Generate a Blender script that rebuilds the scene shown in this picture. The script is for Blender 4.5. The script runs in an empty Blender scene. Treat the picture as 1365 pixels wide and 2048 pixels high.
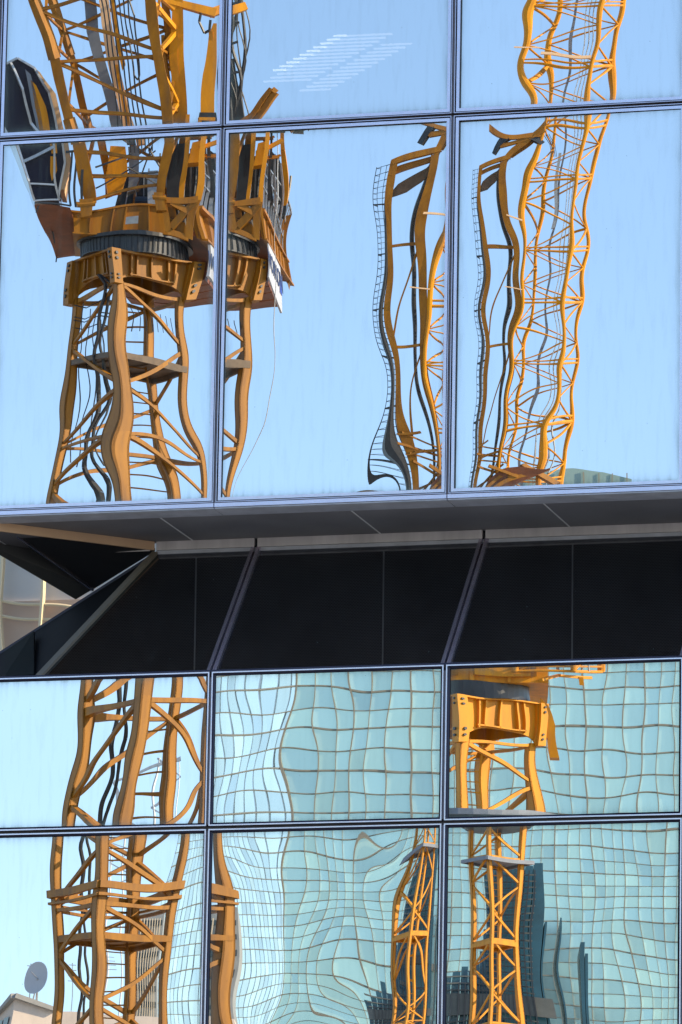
import bpy, math, random
import numpy as np
from mathutils import Vector, Matrix
R = math.radians
scene = bpy.context.scene
COL = scene.collection

# ------------------------------------------------------------------ camera
FPX, YAW, PIT, ROL = 12281.0, -0.2632, 0.2049, 0.0177
CAM = np.array([12.0398, -36.0876, -7.8213])
FW = np.array([math.sin(YAW) * math.cos(PIT), math.cos(YAW) * math.cos(PIT), math.sin(PIT)])
R0 = np.array([math.cos(YAW), -math.sin(YAW), 0.0])
U0 = np.cross(R0, FW)
CR = math.cos(ROL) * R0 + math.sin(ROL) * U0
CU = -math.sin(ROL) * R0 + math.cos(ROL) * U0
cam_d = bpy.data.cameras.new('camera')
cam_d.sensor_fit = 'VERTICAL'
cam_d.sensor_height = 36.0
cam_d.lens = FPX / 2048.0 * 36.0
cam_d.clip_start = 0.5
cam_d.clip_end = 6000
cam = bpy.data.objects.new('camera', cam_d)
COL.objects.link(cam)
cam.matrix_world = Matrix(((CR[0], CU[0], -FW[0], CAM[0]), (CR[1], CU[1], -FW[1], CAM[1]),
                           (CR[2], CU[2], -FW[2], CAM[2]), (0, 0, 0, 1)))
scene.camera = cam

# ------------------------------------------------------------------ light
SUN_EL, SUN_AZ = 30.0, 90.0          # azimuth clockwise from +Y
SKY_STRENGTH, EXPOSURE = 0.15, 0.74
world = bpy.data.worlds.new('World')
scene.world = world
world.use_nodes = True
wn = world.node_tree
bg = wn.nodes['Background']
sky = wn.nodes.new('ShaderNodeTexSky')
sky.sky_type = 'NISHITA'
sky.sun_disc = False
sky.sun_elevation = R(SUN_EL)
sky.sun_rotation = R(SUN_AZ)
sky.dust_density = 0.35
sky.ozone_density = 3.0
wn.links.new(sky.outputs[0], bg.inputs[0])
bg.inputs[1].default_value = SKY_STRENGTH
sun_d = bpy.data.lights.new('sun', 'SUN')
sun_d.energy = 4.2
sun_d.angle = R(0.5)
sun_d.color = (1.0, 0.84, 0.60)
sun = bpy.data.objects.new('sun', sun_d)
COL.objects.link(sun)
sdir = Vector((math.sin(R(SUN_AZ)) * math.cos(R(SUN_EL)), math.cos(R(SUN_AZ)) * math.cos(R(SUN_EL)), math.sin(R(SUN_EL))))
sun.rotation_euler = sdir.to_track_quat('Z', 'Y').to_euler()
scene.view_settings.view_transform = 'Standard'
scene.view_settings.look = 'None'
scene.view_settings.exposure = EXPOSURE
scene.view_settings.gamma = 1.0
scene.cycles.max_bounces = 10
scene.cycles.glossy_bounces = 6

# ------------------------------------------------------------------ geometry of sight lines
def ray(px, py):
    return FW + CR * ((px - 682.5) / FPX) + CU * ((1024.0 - py) / FPX)
def V(px, py, d):
    "point of the mirrored (virtual) world seen at photo pixel (px, py), d metres deep"
    return CAM + ray(px, py) * d
def S(px, py, d):
    xo = 150.0 if d < 170 else 167.0 if d < 230 else 176.0 if d < 400 else 191.0
    return V(px + xo, py, d)
def hit(px, py, n, p0):
    r = ray(px, py)
    n = np.asarray(n, float)
    return CAM + r * (((np.asarray(p0, float) - CAM) @ n) / (r @ n))
ER = np.array([math.cos(YAW), -math.sin(YAW), 0.0])   # image right, level
ED = np.array([math.sin(YAW), math.cos(YAW), 0.0])    # away, level
EZ = np.array([0, 0, 1.0])
GZ = -9.4

# ------------------------------------------------------------------ materials
def mat(name, col, rough=0.5, metal=0.0, spec=0.5, var=0.0, vscale=3.0, bump=0.0, bscale=40.0, col2=None, streak=False):
    m = bpy.data.materials.new(name)
    m.use_nodes = True
    nt = m.node_tree
    b = nt.nodes['Principled BSDF']
    b.inputs['Base Color'].default_value = (*col, 1)
    b.inputs['Roughness'].default_value = rough
    b.inputs['Metallic'].default_value = metal
    b.inputs['Specular IOR Level'].default_value = spec
    tc = nt.nodes.new('ShaderNodeTexCoord')
    if var > 0 or col2:
        nz = nt.nodes.new('ShaderNodeTexNoise')
        nz.inputs['Scale'].default_value = vscale
        nz.inputs['Detail'].default_value = 6
        nz.inputs['Roughness'].default_value = 0.65
        src = tc.outputs['Object']
        if streak:
            mp = nt.nodes.new('ShaderNodeMapping')
            mp.inputs['Scale'].default_value = (1, 1, 0.12)
            nt.links.new(src, mp.inputs[0]); src = mp.outputs[0]
        nt.links.new(src, nz.inputs['Vector'])
        rp = nt.nodes.new('ShaderNodeValToRGB')
        rp.color_ramp.elements[0].position = 0.3
        rp.color_ramp.elements[1].position = 0.72
        c2 = col2 if col2 else tuple(c * (1 - var) for c in col)
        rp.color_ramp.elements[0].color = (*c2, 1)
        rp.color_ramp.elements[1].color = (*col, 1)
        nt.links.new(nz.outputs['Fac'], rp.inputs[0])
        nt.links.new(rp.outputs[0], b.inputs['Base Color'])
    if bump > 0:
        n2 = nt.nodes.new('ShaderNodeTexNoise')
        n2.inputs['Scale'].default_value = bscale
        nt.links.new(tc.outputs['Object'], n2.inputs['Vector'])
        bp = nt.nodes.new('ShaderNodeBump')
        bp.inputs['Strength'].default_value = bump
        nt.links.new(n2.outputs['Fac'], bp.inputs['Height'])
        nt.links.new(bp.outputs[0], b.inputs['Normal'])
    return m

M = {}
M['yellow'] = mat('crane_paint_shaded', (0.37, 0.155, 0.008), 0.5, spec=.25, vscale=3.2, col2=(0.17, 0.07, 0.012), bump=.1, bscale=14, streak=True)  # darker copy of the crane paint, shade put into the colour
M['yellow_sunlit'] = mat('crane_paint_sunlit', (0.72, 0.30, 0.006), 0.48, spec=.25, vscale=2.4, col2=(0.42, 0.17, 0.012), bump=.1, bscale=14, streak=True)  # brighter copy of the crane paint, sunlit tone put into the colour
M['rust'] = mat('red_oxide_steel', (0.24, 0.07, 0.02), 0.6, var=0.5, vscale=2.0)
M['dark'] = mat('dark_steel', (0.025, 0.028, 0.035), 0.4, var=0.4)
M['black'] = mat('black_rubber', (0.012, 0.012, 0.016), 0.45)
M['steel'] = mat('galvanised_steel', (0.42, 0.44, 0.47), 0.4, 0.7, var=0.3, vscale=8)
M['greyband'] = mat('grey_blue_duct', (0.18, 0.21, 0.26), 0.55, var=0.25, vscale=3)
M['tan'] = mat('tan_panel', (0.85, 0.55, 0.30), 0.5, var=0.15)
M['cabglass'] = mat('cab_glass', (0.008, 0.012, 0.03), 0.12, spec=0.3)
M['banner'] = mat('banner_vinyl', (0.42, 0.44, 0.48), 0.5)
M['navy'] = mat('banner_navy', (0.02, 0.03, 0.10), 0.5)
M['blue'] = mat('banner_blue', (0.03, 0.08, 0.45), 0.5)
M['white'] = mat('white_paint', (0.8, 0.8, 0.8), 0.5)
M['wood'] = mat('plank_deck', (0.16, 0.11, 0.07), 0.7, var=0.5, vscale=4)

# facade metals
M['silver'] = mat('anodised_bead', (0.92, 0.86, 0.97), 0.2, 0.95, var=0.10, vscale=9)
M['silver2'] = mat('anodised_lip', (0.72, 0.68, 0.80), 0.25, 0.9, var=0.15, vscale=9)
M['groove'] = mat('black_gasket', (0.004, 0.004, 0.012), 0.5)
M['gap'] = mat('recessed_joint', (0.26, 0.25, 0.29), 0.6, var=0.3, vscale=7)
M['gapdark'] = mat('transom_joint', (0.07, 0.06, 0.065), 0.6, var=0.4, vscale=6)
M['navyband'] = mat('navy_rebate', (0.012, 0.014, 0.05), 0.4)
M['sill'] = mat('anodised_sill', (0.86, 0.80, 0.95), 0.22, 0.9, var=0.12, vscale=5)
M['trim'] = mat('grey_soffit_trim', (0.57, 0.60, 0.68), 0.5, var=0.35, vscale=5)
M['fascia'] = mat('grey_fascia', (0.78, 0.74, 0.74), 0.5, var=0.3, vscale=6, streak=True)
M['fasciatan'] = mat('warm_lit_fascia', (0.72, 0.47, 0.29), 0.5, var=0.15, vscale=3)  # warm light on the fascia put into its colour
M['core'] = mat('building_core', (0.03, 0.03, 0.035), 0.8)
M['concrete'] = mat('concrete', (0.34, 0.33, 0.31), 0.85, var=0.25, vscale=0.6)

def mesh_mat(name, c1, c2, sc, bl=0.35):
    m = bpy.data.materials.new(name); m.use_nodes = True
    nt = m.node_tree; b = nt.nodes['Principled BSDF']
    b.inputs['Roughness'].default_value = 0.65
    tc = nt.nodes.new('ShaderNodeTexCoord')
    br = nt.nodes.new('ShaderNodeTexBrick')
    br.offset = 0.5
    br.inputs['Scale'].default_value = sc
    br.inputs['Mortar Size'].default_value = 0.25 * bl
    br.inputs['Brick Width'].default_value = 0.5
    br.inputs['Row Height'].default_value = 0.25
    br.inputs['Color1'].default_value = (*c1, 1)
    br.inputs['Color2'].default_value = (*c1, 1)
    br.inputs['Mortar'].default_value = (*c2, 1)
    nt.links.new(tc.outputs['Object'], br.inputs['Vector'])
    nz = nt.nodes.new('ShaderNodeTexNoise'); nz.inputs['Scale'].default_value = 2.2
    nz.inputs['Detail'].default_value = 5
    nt.links.new(tc.outputs['Object'], nz.inputs['Vector'])
    mx = nt.nodes.new('ShaderNodeMix'); mx.data_type = 'RGBA'; mx.blend_type = 'MULTIPLY'
    mx.inputs['Factor'].default_value = 0.55
    nt.links.new(br.outputs['Color'], mx.inputs['A'])
    nt.links.new(nz.outputs['Fac'], mx.inputs['B'])
    nt.links.new(mx.outputs['Result'], b.inputs['Base Color'])
    return m
M['soffit'] = mesh_mat('perforated_soffit', (0.12, 0.115, 0.125), (0.38, 0.37, 0.39), 26)

def mirror_mat(name, tint, rough=0.0, dirt=0.12, clear=0.0):
    "coated glass: mirror with a thin film of dust that is heavier towards its edges"
    m = bpy.data.materials.new(name); m.use_nodes = True
    nt = m.node_tree; b = nt.nodes['Principled BSDF']
    b.inputs['Metallic'].default_value = 1.0
    b.inputs['Roughness'].default_value = rough
    b.inputs['Base Color'].default_value = (*tint, 1)
    tc = nt.nodes.new('ShaderNodeTexCoord')
    # fine dirt specks and rain streaks
    mp = nt.nodes.new('ShaderNodeMapping'); mp.inputs['Scale'].default_value = (9, 1, 1.2)
    nt.links.new(tc.outputs['Object'], mp.inputs[0])
    nz = nt.nodes.new('ShaderNodeTexNoise'); nz.inputs['Scale'].default_value = 3.0; nz.inputs['Detail'].default_value = 8
    nt.links.new(mp.outputs[0], nz.inputs['Vector'])
    rp = nt.nodes.new('ShaderNodeValToRGB')
    rp.color_ramp.elements[0].position = 0.5; rp.color_ramp.elements[0].color = (0, 0, 0, 1)
    rp.color_ramp.elements[1].position = 0.85; rp.color_ramp.elements[1].color = (dirt, dirt, dirt, 1)
    nt.links.new(nz.outputs['Fac'], rp.inputs[0])
    vo = nt.nodes.new('ShaderNodeTexVoronoi'); vo.inputs['Scale'].default_value = 9.0
    nt.links.new(tc.outputs['Object'], vo.inputs['Vector'])
    lt = nt.nodes.new('ShaderNodeMath'); lt.operation = 'LESS_THAN'; lt.inputs[1].default_value = 0.028
    nt.links.new(vo.outputs['Distance'], lt.inputs[0])
    ml = nt.nodes.new('ShaderNodeMath'); ml.operation = 'MULTIPLY'; ml.inputs[1].default_value = 0.45
    nt.links.new(lt.outputs[0], ml.inputs[0])
    at = nt.nodes.new('ShaderNodeAttribute'); at.attribute_name = 'edge_dirt'
    ml2 = nt.nodes.new('ShaderNodeMath'); ml2.operation = 'MULTIPLY'
    nt.links.new(at.outputs['Fac'], ml2.inputs[0]); nt.links.new(nz.outputs['Fac'], ml2.inputs[1])
    a1 = nt.nodes.new('ShaderNodeMath'); a1.operation = 'ADD'
    nt.links.new(rp.outputs[0], a1.inputs[0]); nt.links.new(ml.outputs[0], a1.inputs[1])
    a2 = nt.nodes.new('ShaderNodeMath'); a2.operation = 'ADD'; a2.use_clamp = True
    nt.links.new(a1.outputs[0], a2.inputs[0]); nt.links.new(ml2.outputs[0], a2.inputs[1])
    df = nt.nodes.new('ShaderNodeBsdfDiffuse'); df.inputs['Color'].default_value = (0.24, 0.30, 0.27, 1)
    ms = nt.nodes.new('ShaderNodeMixShader')
    out = nt.nodes['Material Output']
    nt.links.new(a2.outputs[0], ms.inputs[0]); nt.links.new(b.outputs[0], ms.inputs[1]); nt.links.new(df.outputs[0], ms.inputs[2])
    if clear > 0:
        tr = nt.nodes.new('ShaderNodeBsdfTransparent'); m3 = nt.nodes.new('ShaderNodeMixShader'); m3.inputs[0].default_value = clear
        nt.links.new(ms.outputs[0], m3.inputs[1]); nt.links.new(tr.outputs[0], m3.inputs[2]); nt.links.new(m3.outputs[0], out.inputs[0])
    else:
        nt.links.new(ms.outputs[0], out.inputs[0])
    return m
M['mirror'] = mirror_mat('mirror_glass', (1.0, 0.982, 0.95))
M['clearpane'] = mirror_mat('part_clear_mirror_glass', (1.0, 0.982, 0.95), clear=0.07)
M['darkglass'] = mirror_mat('dark_sloping_glass', (0.19, 0.21, 0.235), dirt=0.02)

# ------------------------------------------------------------------ mesh builder
class MB:
    def __init__(s, mirror=False):
        s.v = []; s.f = []; s.m = []; s.mirror = mirror; s.mats = []
    def mi(s, m):
        if m not in s.mats: s.mats.append(m)
        return s.mats.index(m)
    def add(s, vs, fs, m=None):
        b = len(s.v)
        s.v += [tuple(map(float, p)) for p in vs]
        k = s.mi(m) if m else 0
        for f in fs:
            s.f.append([b + i for i in f]); s.m.append(k)
    def box8(s, c, ax, ay, az, m=None):
        c, ax, ay, az = map(np.asarray, (c, ax, ay, az))
        vs = [c + sx * ax + sy * ay + sz * az for sz in (-1, 1) for sy in (-1, 1) for sx in (-1, 1)]
        s.add(vs, [(0, 2, 3, 1), (4, 5, 7, 6), (0, 1, 5, 4), (2, 6, 7, 3), (0, 4, 6, 2), (1, 3, 7, 5)], m)
    def bar(s, p, q, w, h=None, up=None, m=None):
        p, q = np.asarray(p, float), np.asarray(q, float)
        h = h or w
        d = q - p; L = np.linalg.norm(d)
        if L < 1e-6: return
        d /= L
        up = np.asarray(up if up is not None else (EZ if abs(d[2]) < 0.9 else ER), float)
        x = np.cross(d, up); x /= np.linalg.norm(x)
        y = np.cross(x, d)
        s.box8((p + q) / 2, x * w / 2, d * L / 2, y * h / 2, m)
    def tube(s, p, q, r, n=8, r2=None, m=None, cap=True):
        p, q = np.asarray(p, float), np.asarray(q, float)
        r2 = r if r2 is None else r2
        d = q - p; L = np.linalg.norm(d); d = d / L
        up = EZ if abs(d[2]) < 0.9 else ER
        x = np.cross(d, up); x /= np.linalg.norm(x); y = np.cross(x, d)
        vs = []
        for c, rr in ((p, r), (q, r2)):
            for i in range(n):
                a = 2 * math.pi * i / n
                vs.append(c + rr * (math.cos(a) * x + math.sin(a) * y))
        fs = [(i, (i + 1) % n, n + (i + 1) % n, n + i) for i in range(n)]
        if cap: fs += [tuple(range(n - 1, -1, -1)), tuple(range(n, 2 * n))]
        s.add(vs, fs, m)
    def path(s, pts, r, n=6, m=None):
        for a, b in zip(pts[:-1], pts[1:]): s.tube(a, b, r, n, m=m)
    def prism(s, pts, t, m=None):
        "pts: planar outline, t: thickness vector"
        pts = [np.asarray(p, float) for p in pts]; t = np.asarray(t, float); n = len(pts)
        fs = [tuple(range(n)), tuple(range(2 * n - 1, n - 1, -1))] + [(i, n + i, n + (i + 1) % n, (i + 1) % n) for i in range(n)]
        s.add(pts + [p + t for p in pts], fs, m)
    def lbar(s, p, q, a, th, dx, dy, m=None):
        "angle-section post: flanges of width a, thickness th running along dx and dy from the corner line p-q"
        p, q, dx, dy = (np.asarray(z, float) for z in (p, q, dx, dy))
        for u, w in ((dx, dy), (dy, dx)):
            s.prism([p, p + u * a, p + u * a + w * th, p + w * th], q - p, m)
    def build(s, name, m, parent=None, origin=None, label=None, smooth=False):
        o0 = np.asarray(origin if origin is not None else (0, 0, 0), float)
        v = np.array(s.v, float)
        if s.mirror: v[:, 1] *= -1
        v = v - o0
        me = bpy.data.meshes.new(name)
        me.from_pydata([tuple(x) for x in v], [], s.f)
        mats = s.mats if s.mats else [m]
        for k in mats: me.materials.append(M[k] if isinstance(k, str) else k)
        if s.mats: me.polygons.foreach_set('material_index', s.m)
        bmx = __import__('bmesh').new(); bmx.from_mesh(me)
        __import__('bmesh').ops.recalc_face_normals(bmx, faces=bmx.faces)
        bmx.to_mesh(me); bmx.free()
        if smooth: me.shade_smooth()
        ob = bpy.data.objects.new(name, me)
        COL.objects.link(ob)
        if parent is not None: ob.parent = parent
        if label: ob['label'] = label
        if parent is None: ob.location = tuple(o0)
        return ob

def empty(name, loc, label, cat, group=None, kind=None):
    o = bpy.data.objects.new(name, None)
    o.empty_display_size = 0.5
    COL.objects.link(o); o.location = tuple(loc)
    o['label'] = label; o['category'] = cat
    if group: o['group'] = group
    if kind: o['kind'] = kind
    return o
def structure(o):
    o['kind'] = 'structure'; return o

# ------------------------------------------------------------------ ground
g = MB(); g.add([(-1500, -2500, GZ), (1500, -2500, GZ), (1500, 1500, GZ), (-1500, 1500, GZ)], [(0, 1, 2, 3)])
structure(g.build('ground', M['concrete']))
M['asphalt'] = mat('asphalt', (0.05, 0.05, 0.052), 0.9, var=0.3, vscale=2, bump=0.2, bscale=60)
g = MB(); g.box8((0, -14, GZ + 0.004 - 0.05), (300, 0, 0), (0, 5, 0), (0, 0, 0.05 + 0.002))
structure(g.build('road', M['asphalt']))

# ------------------------------------------------------------------ the glass building with its bent mirror panes
B = empty('glass_office_building', (2.25, 0.0, GZ), 'mirror glass office facade with silver frames and a dark notch between storeys', 'building')
BO = (2.25, 0.0, GZ)
GAP = 0.008
UP = [(0, .05), (0, -.020), (.0050, -.020), (.0052, .030), (.0115, .030), (.0117, -.012), (.0315, -.012), (.0325, .014), (.037, .020)]
UPM = ['gap', 'silver2', 'groove', 'groove', 'groove', 'silver', 'groove', 'groove']
LO = [(0, .05), (0, -.020), (.0080, -.020), (.0082, .004), (.0190, .008), (.0195, .014), (.025, .020)]
LOM = ['gap', 'silver', 'navyband', 'navyband', 'groove', 'groove']

def frame(x0, x1, z0, z1, prof, mats, parent, label=None):
    mb = MB()
    rings = [[(x0 + i, y, z0 + i), (x1 - i, y, z0 + i), (x1 - i, y, z1 - i), (x0 + i, y, z1 - i)] for i, y in prof]
    for k in range(len(rings) - 1):
        a, b = rings[k], rings[k + 1]
        for j in range(4):
            mb.add([a[j], a[(j + 1) % 4], b[(j + 1) % 4], b[j]], [(0, 1, 2, 3)], mats[k])
    me = mb.build('frame', M['silver'], parent, origin=BO)
    return me

DA, DBc, DC = 141.0, 260.0, 500.0       # depths of near crane, far crane, glass tower
REG = 4e-4
RIP = {32: 1.15e-4, 22: .9e-4, 31: .5e-4, 30: .35e-4, 50: .4e-4, 51: .15e-4, 52: .2e-4, 41: .2e-4, 42: .3e-4}
def solve_pane(x0, x1, z0, z1, ctl, seed, wave, tilt=(0, 0), NX=6, NZ=9, reg=REG):
    W, H = x1 - x0, z1 - z0
    def feats(x, z):
        u = (np.asarray(x) - x0) / W; v = (np.asarray(z) - z0) / H
        gx, gz, e, hh = [], [], [], []
        for i in range(NX):
            for j in range(NZ):
                if i == j == 0: continue
                a, b = math.pi * i, math.pi * j
                hh.append(np.cos(a * u) * np.cos(b * v))
                gx.append(-a / W * np.sin(a * u) * np.cos(b * v))
                gz.append(-b / H * np.cos(a * u) * np.sin(b * v))
                cv = 9.87 * ((i / W) ** 2 + (j / H) ** 2); e.append(0.5 * cv * (1 + cv / 60.0))
        for q in range(5):    # tilt, bow and twist
            if q == 0: hh.append(u * W); gx.append(np.ones_like(u)); gz.append(0 * u)
            if q == 1: hh.append(v * H); gx.append(0 * u); gz.append(np.ones_like(u))
            if q == 2: hh.append((u * W) ** 2); gx.append(2 * u * W); gz.append(0 * u)
            if q == 3: hh.append((v * H) ** 2); gx.append(0 * u); gz.append(2 * v * H)
            if q == 4: hh.append(u * v * W * H); gx.append(v * H); gz.append(u * W)
            e.append(1e-3 if q < 2 else 1.5)
        return np.array(hh), np.array(gx), np.array(gz), np.array(e)
    pts, sx, sz, wt = [], [], [], []
    mg = {30: 1.2, 40: 1.45, 50: 1.0, 31: 1.1, 32: 1.0, 51: 1.0}.get(seed)
    if mg:
        ext = []
        for c in ctl:
            w6 = 1.3 if seed == 51 else .6
            if c[4] < 400 and len(c) == 5 and not (seed == 51 and c[4] > 200):
                ext += [(c[0] + 12, c[1], c[2] + 12 / mg, c[3], c[4], w6), (c[0] - 12, c[1], c[2] - 12 / mg, c[3], c[4], w6)]
        ctl = list(ctl) + ext
    for c in ctl:
        x, y, X, Y, d = c[:5]
        p = hit(x, y, (0, 1, 0), (0, 0, 0))
        T = S(X, Y, d); T = np.array([T[0], -T[1], T[2]])
        a = p - CAM; a /= np.linalg.norm(a)
        b = T - p; b /= np.linalg.norm(b)
        n = b - a; n /= np.linalg.norm(n)
        pts.append(p); sx.append(-n[0] / n[1]); sz.append(-n[2] / n[1]); wt.append(c[5] if len(c) > 5 else 1.0)
    rnd = np.random.RandomState(seed)
    wz = 0.2 if seed == 51 else 0.35
    if pts:
        pts = np.array(pts); sx = np.array(sx); sz = np.array(sz); wt = np.array(wt)
        hh, gx, gz, e = feats(pts[:, 0], pts[:, 2])
        A = np.concatenate([(gx * wt).T, (gz * wt * wz).T]); bb = np.concatenate([sx * wt, sz * wt * wz])
        N = A.T @ A + reg * np.diag(e ** 2)
        co = np.linalg.solve(N, A.T @ bb)
        rx = (gx.T @ co - sx); rz = (gz.T @ co - sz)
        print('pane', seed, 'rms px', round(float(np.sqrt(np.mean(rx ** 2)) * FPX * 1.5), 1), round(float(np.sqrt(np.mean(rz ** 2)) * FPX * 1.5), 1))
    else:
        co = None
    modes = []
    for k in range(16):
        wl = rnd.uniform(0.28, 0.75); th = rnd.choice([0, 1, 2]) * math.pi / 2 * 0 + rnd.uniform(0, math.pi)
        kx, kz = 2 * math.pi / wl * math.cos(th), 2 * math.pi / wl * math.sin(th)
        modes.append((kx, kz, rnd.uniform(0, 6.28), rnd.normal() * wave / math.hypot(kx, kz) / 2.2))
    for k in range(4):        # roller waves across the pane
        wl = rnd.uniform(0.16, 0.30); kz = 2 * math.pi / wl
        modes.append((rnd.uniform(-2, 2), kz, rnd.uniform(0, 6.28), 0.55 * wave / kz / 1.6))
    for k in range(3):        # short diagonal ripples
        wl = rnd.uniform(0.24, 0.36); th = rnd.uniform(0.55, 1.0) * rnd.choice([-1, 1]); kk = 2 * math.pi / wl
        modes.append((kk * math.cos(th), kk * math.sin(th), rnd.uniform(0, 6.28), RIP.get(seed, 0.5e-4) / kk))
    def h(x, z):
        t = np.zeros_like(x)
        if co is not None:
            hh, _, _, _ = feats(x, z)
            t = np.tensordot(co, hh, 1)
        else:
            t = tilt[0] * (x - x0) + tilt[1] * (z - z0)
        for kx, kz, ph, am in modes: t = t + am * np.sin(kx * x + kz * z + ph)
        return t
    return h

def pane(x0, x1, z0, z1, ins, ctl, seed, wave, label=None, tilt=(0, 0), matn='mirror', parent=None, step=0.0185, **kw):
    h = solve_pane(x0, x1, z0, z1, ctl, seed, wave, tilt, **kw)
    a, b, c, d = x0 + ins, x1 - ins, z0 + ins, z1 - ins
    nx = max(4, int((b - a) / step)); nz = max(4, int((d - c) / step))
    X, Z = np.meshgrid(np.linspace(a, b, nx + 1), np.linspace(c, d, nz + 1))
    H = h(X, Z)
    H = H - H.mean()
    lim = 0.009
    H = H * 1.0
    me = bpy.data.meshes.new('glass_pane')
    cx, cz = (a + b) / 2, (c + d) / 2
    vs = np.stack([X - cx, H, Z - cz], -1).reshape(-1, 3)
    fs = []
    for j in range(nz):
        for i in range(nx):
            k = j * (nx + 1) + i
            fs.append((k, k + 1, k + nx + 2, k + nx + 1))
    me.from_pydata(vs.tolist(), [], fs)
    me.materials.append(M[matn])
    ed = np.minimum(np.minimum(X - a, b - X), np.minimum(Z - c, d - Z))
    at = me.attributes.new('edge_dirt', 'FLOAT', 'POINT')
    at.data.foreach_set('value', (0.75 * np.exp(-ed / 0.022)).reshape(-1).astype(np.float32))
    me.shade_smooth()
    o = bpy.data.objects.new('glass_pane', me)
    COL.objects.link(o)
    o.parent = parent or B
    o.location = (cx - BO[0], 0.0 - BO[1], cz - BO[2])
    o.location.y += 0.007
    print('bow mm', seed, round(float(H.min()) * 1e3, 1), round(float(H.max()) * 1e3, 1))
    if label: o['label'] = label
    return o

ZT1, ZL, ZT3 = 2.463, -1.047, -2.0205
ROWS = {0: (ZT1 + GAP, ZT1 + 2.435), 1: (0.034, ZT1 - GAP), 2: (ZT3 + .010, ZL + .004), 3: (ZT3 - 2.46, ZT3 - .010)}
S_A = 307  # pane turned against pane: shift in photo pixels at near crane's depth
CT = {}
A, BB, C5 = DA, DBc, DC
CT[0, 0] = [(60, 2, 62, 2, A), (150, 248, 150, 250, A), (300, 2, 302, 2, A), (338, 245, 336, 248, A), (20, 130, 18, 132, A), (110, 245, 112, 246, A),
            (410, 60, 410, 60, A), (420, 230, 418, 232, A), (110, 120, 108, 122, A), (318, 120, 322, 120, A), (200, 120, 204, 122, A)]
CT[1, 0] = [(142, 600, 142, 600, A), (118, 800, 137, 800, A), (110, 900, 134, 900, A), (92, 985, 132, 1000, A),
            (230, 500, 232, 500, A), (232, 700, 228, 700, A), (228, 850, 225, 850, A), (237, 950, 222, 950, A), (247, 995, 221, 1000, A),
            (367, 605, 368, 600, A), (371, 680, 366, 680, A), (374, 767, 364, 767, A), (385, 855, 362, 855, A), (407, 926, 360, 926, A), (411, 985, 359, 985, A),
            (299, 657, 279, 657, A + 2.6), (303, 790, 276, 790, A + 2.6), (316, 900, 273, 900, A + 2.6), (352, 975, 271, 975, A + 2.6),
            (140, 415, 140, 415, A), (330, 410, 330, 410, A), (385, 405, 385, 410, A), (170, 290, 160, 290, A), (335, 288, 335, 288, A),
            (30, 290, 25, 290, A), (70, 405, 74, 405, A), (125, 300, 125, 300, A), (20, 700, 20, 700, A), (20, 950, 20, 950, A), (425, 420, 405, 420, A), (430, 600, 400, 620, A), (428, 300, 408, 300, A)]
CT[0, 1] = [(468, 20, 449, 20, A), (468, 120, 449, 120, A), (470, 210, 450, 210, A), (545, 180, 522, 182, A), (520, 225, 498, 226, A), (700, 60, 612, 60, A), (700, 200, 610, 200, A), (885, 60, 704, 60, BB), (885, 210, 702, 210, BB)]
CT[1, 1] = [(505, 605, 368, 600, A), (505, 680, 366, 680, A), (497, 767, 364, 767, A), (488, 855, 362, 855, A), (475, 926, 360, 926, A), (457, 994, 359, 996, A),
            (460, 475, 318, 480, A), (515, 415, 385, 410, A), (583, 430, 448, 435, A), (583, 580, 446, 590, A), (545, 280, 405, 280, A),
            (788, 342, 619, 342, BB), (778, 463, 618, 463, BB), (780, 561, 617, 561, BB), (790, 707, 616, 707, BB), (805, 829, 615, 829, BB), (834, 975, 613, 975, BB, 1.4),
            (870, 307, 683, 307, BB), (846, 415, 682, 415, BB), (841, 561, 681, 561, BB), (851, 707, 680, 707, BB), (861, 829, 679, 829, BB), (880, 902, 678, 902, BB),
            (880, 985, 674, 985, BB, .5), (872, 250, 690, 250, BB), (750, 400, 588, 400, BB), (748, 600, 587, 600, BB), (762, 850, 585, 850, BB), (800, 970, 588, 970, BB, 1.4), (770, 925, 587, 925, BB, 1.2),
            (660, 500, 520, 500, A), (650, 700, 512, 700, A, .4), (640, 970, 500, 970, A, .05), (878, 600, 698, 600, BB), (878, 800, 694, 800, BB)]
CT[0, 2] = [(1067, 5, 735, 0, BB), (1050, 68, 731, 68, BB), (1053, 136, 725, 136, BB), (1070, 203, 720, 203, BB),
            (1206, 5, 813, 0, BB), (1189, 102, 805, 102, BB), (1175, 197, 798, 197, BB), (1247, 5, 835, 0, BB), (1230, 115, 827, 115, BB), (1223, 190, 821, 190, BB),
            (940, 100, 640, 100, BB), (1340, 100, 930, 100, BB), (1340, 20, 930, 20, BB), (940, 20, 640, 20, BB)]
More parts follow.
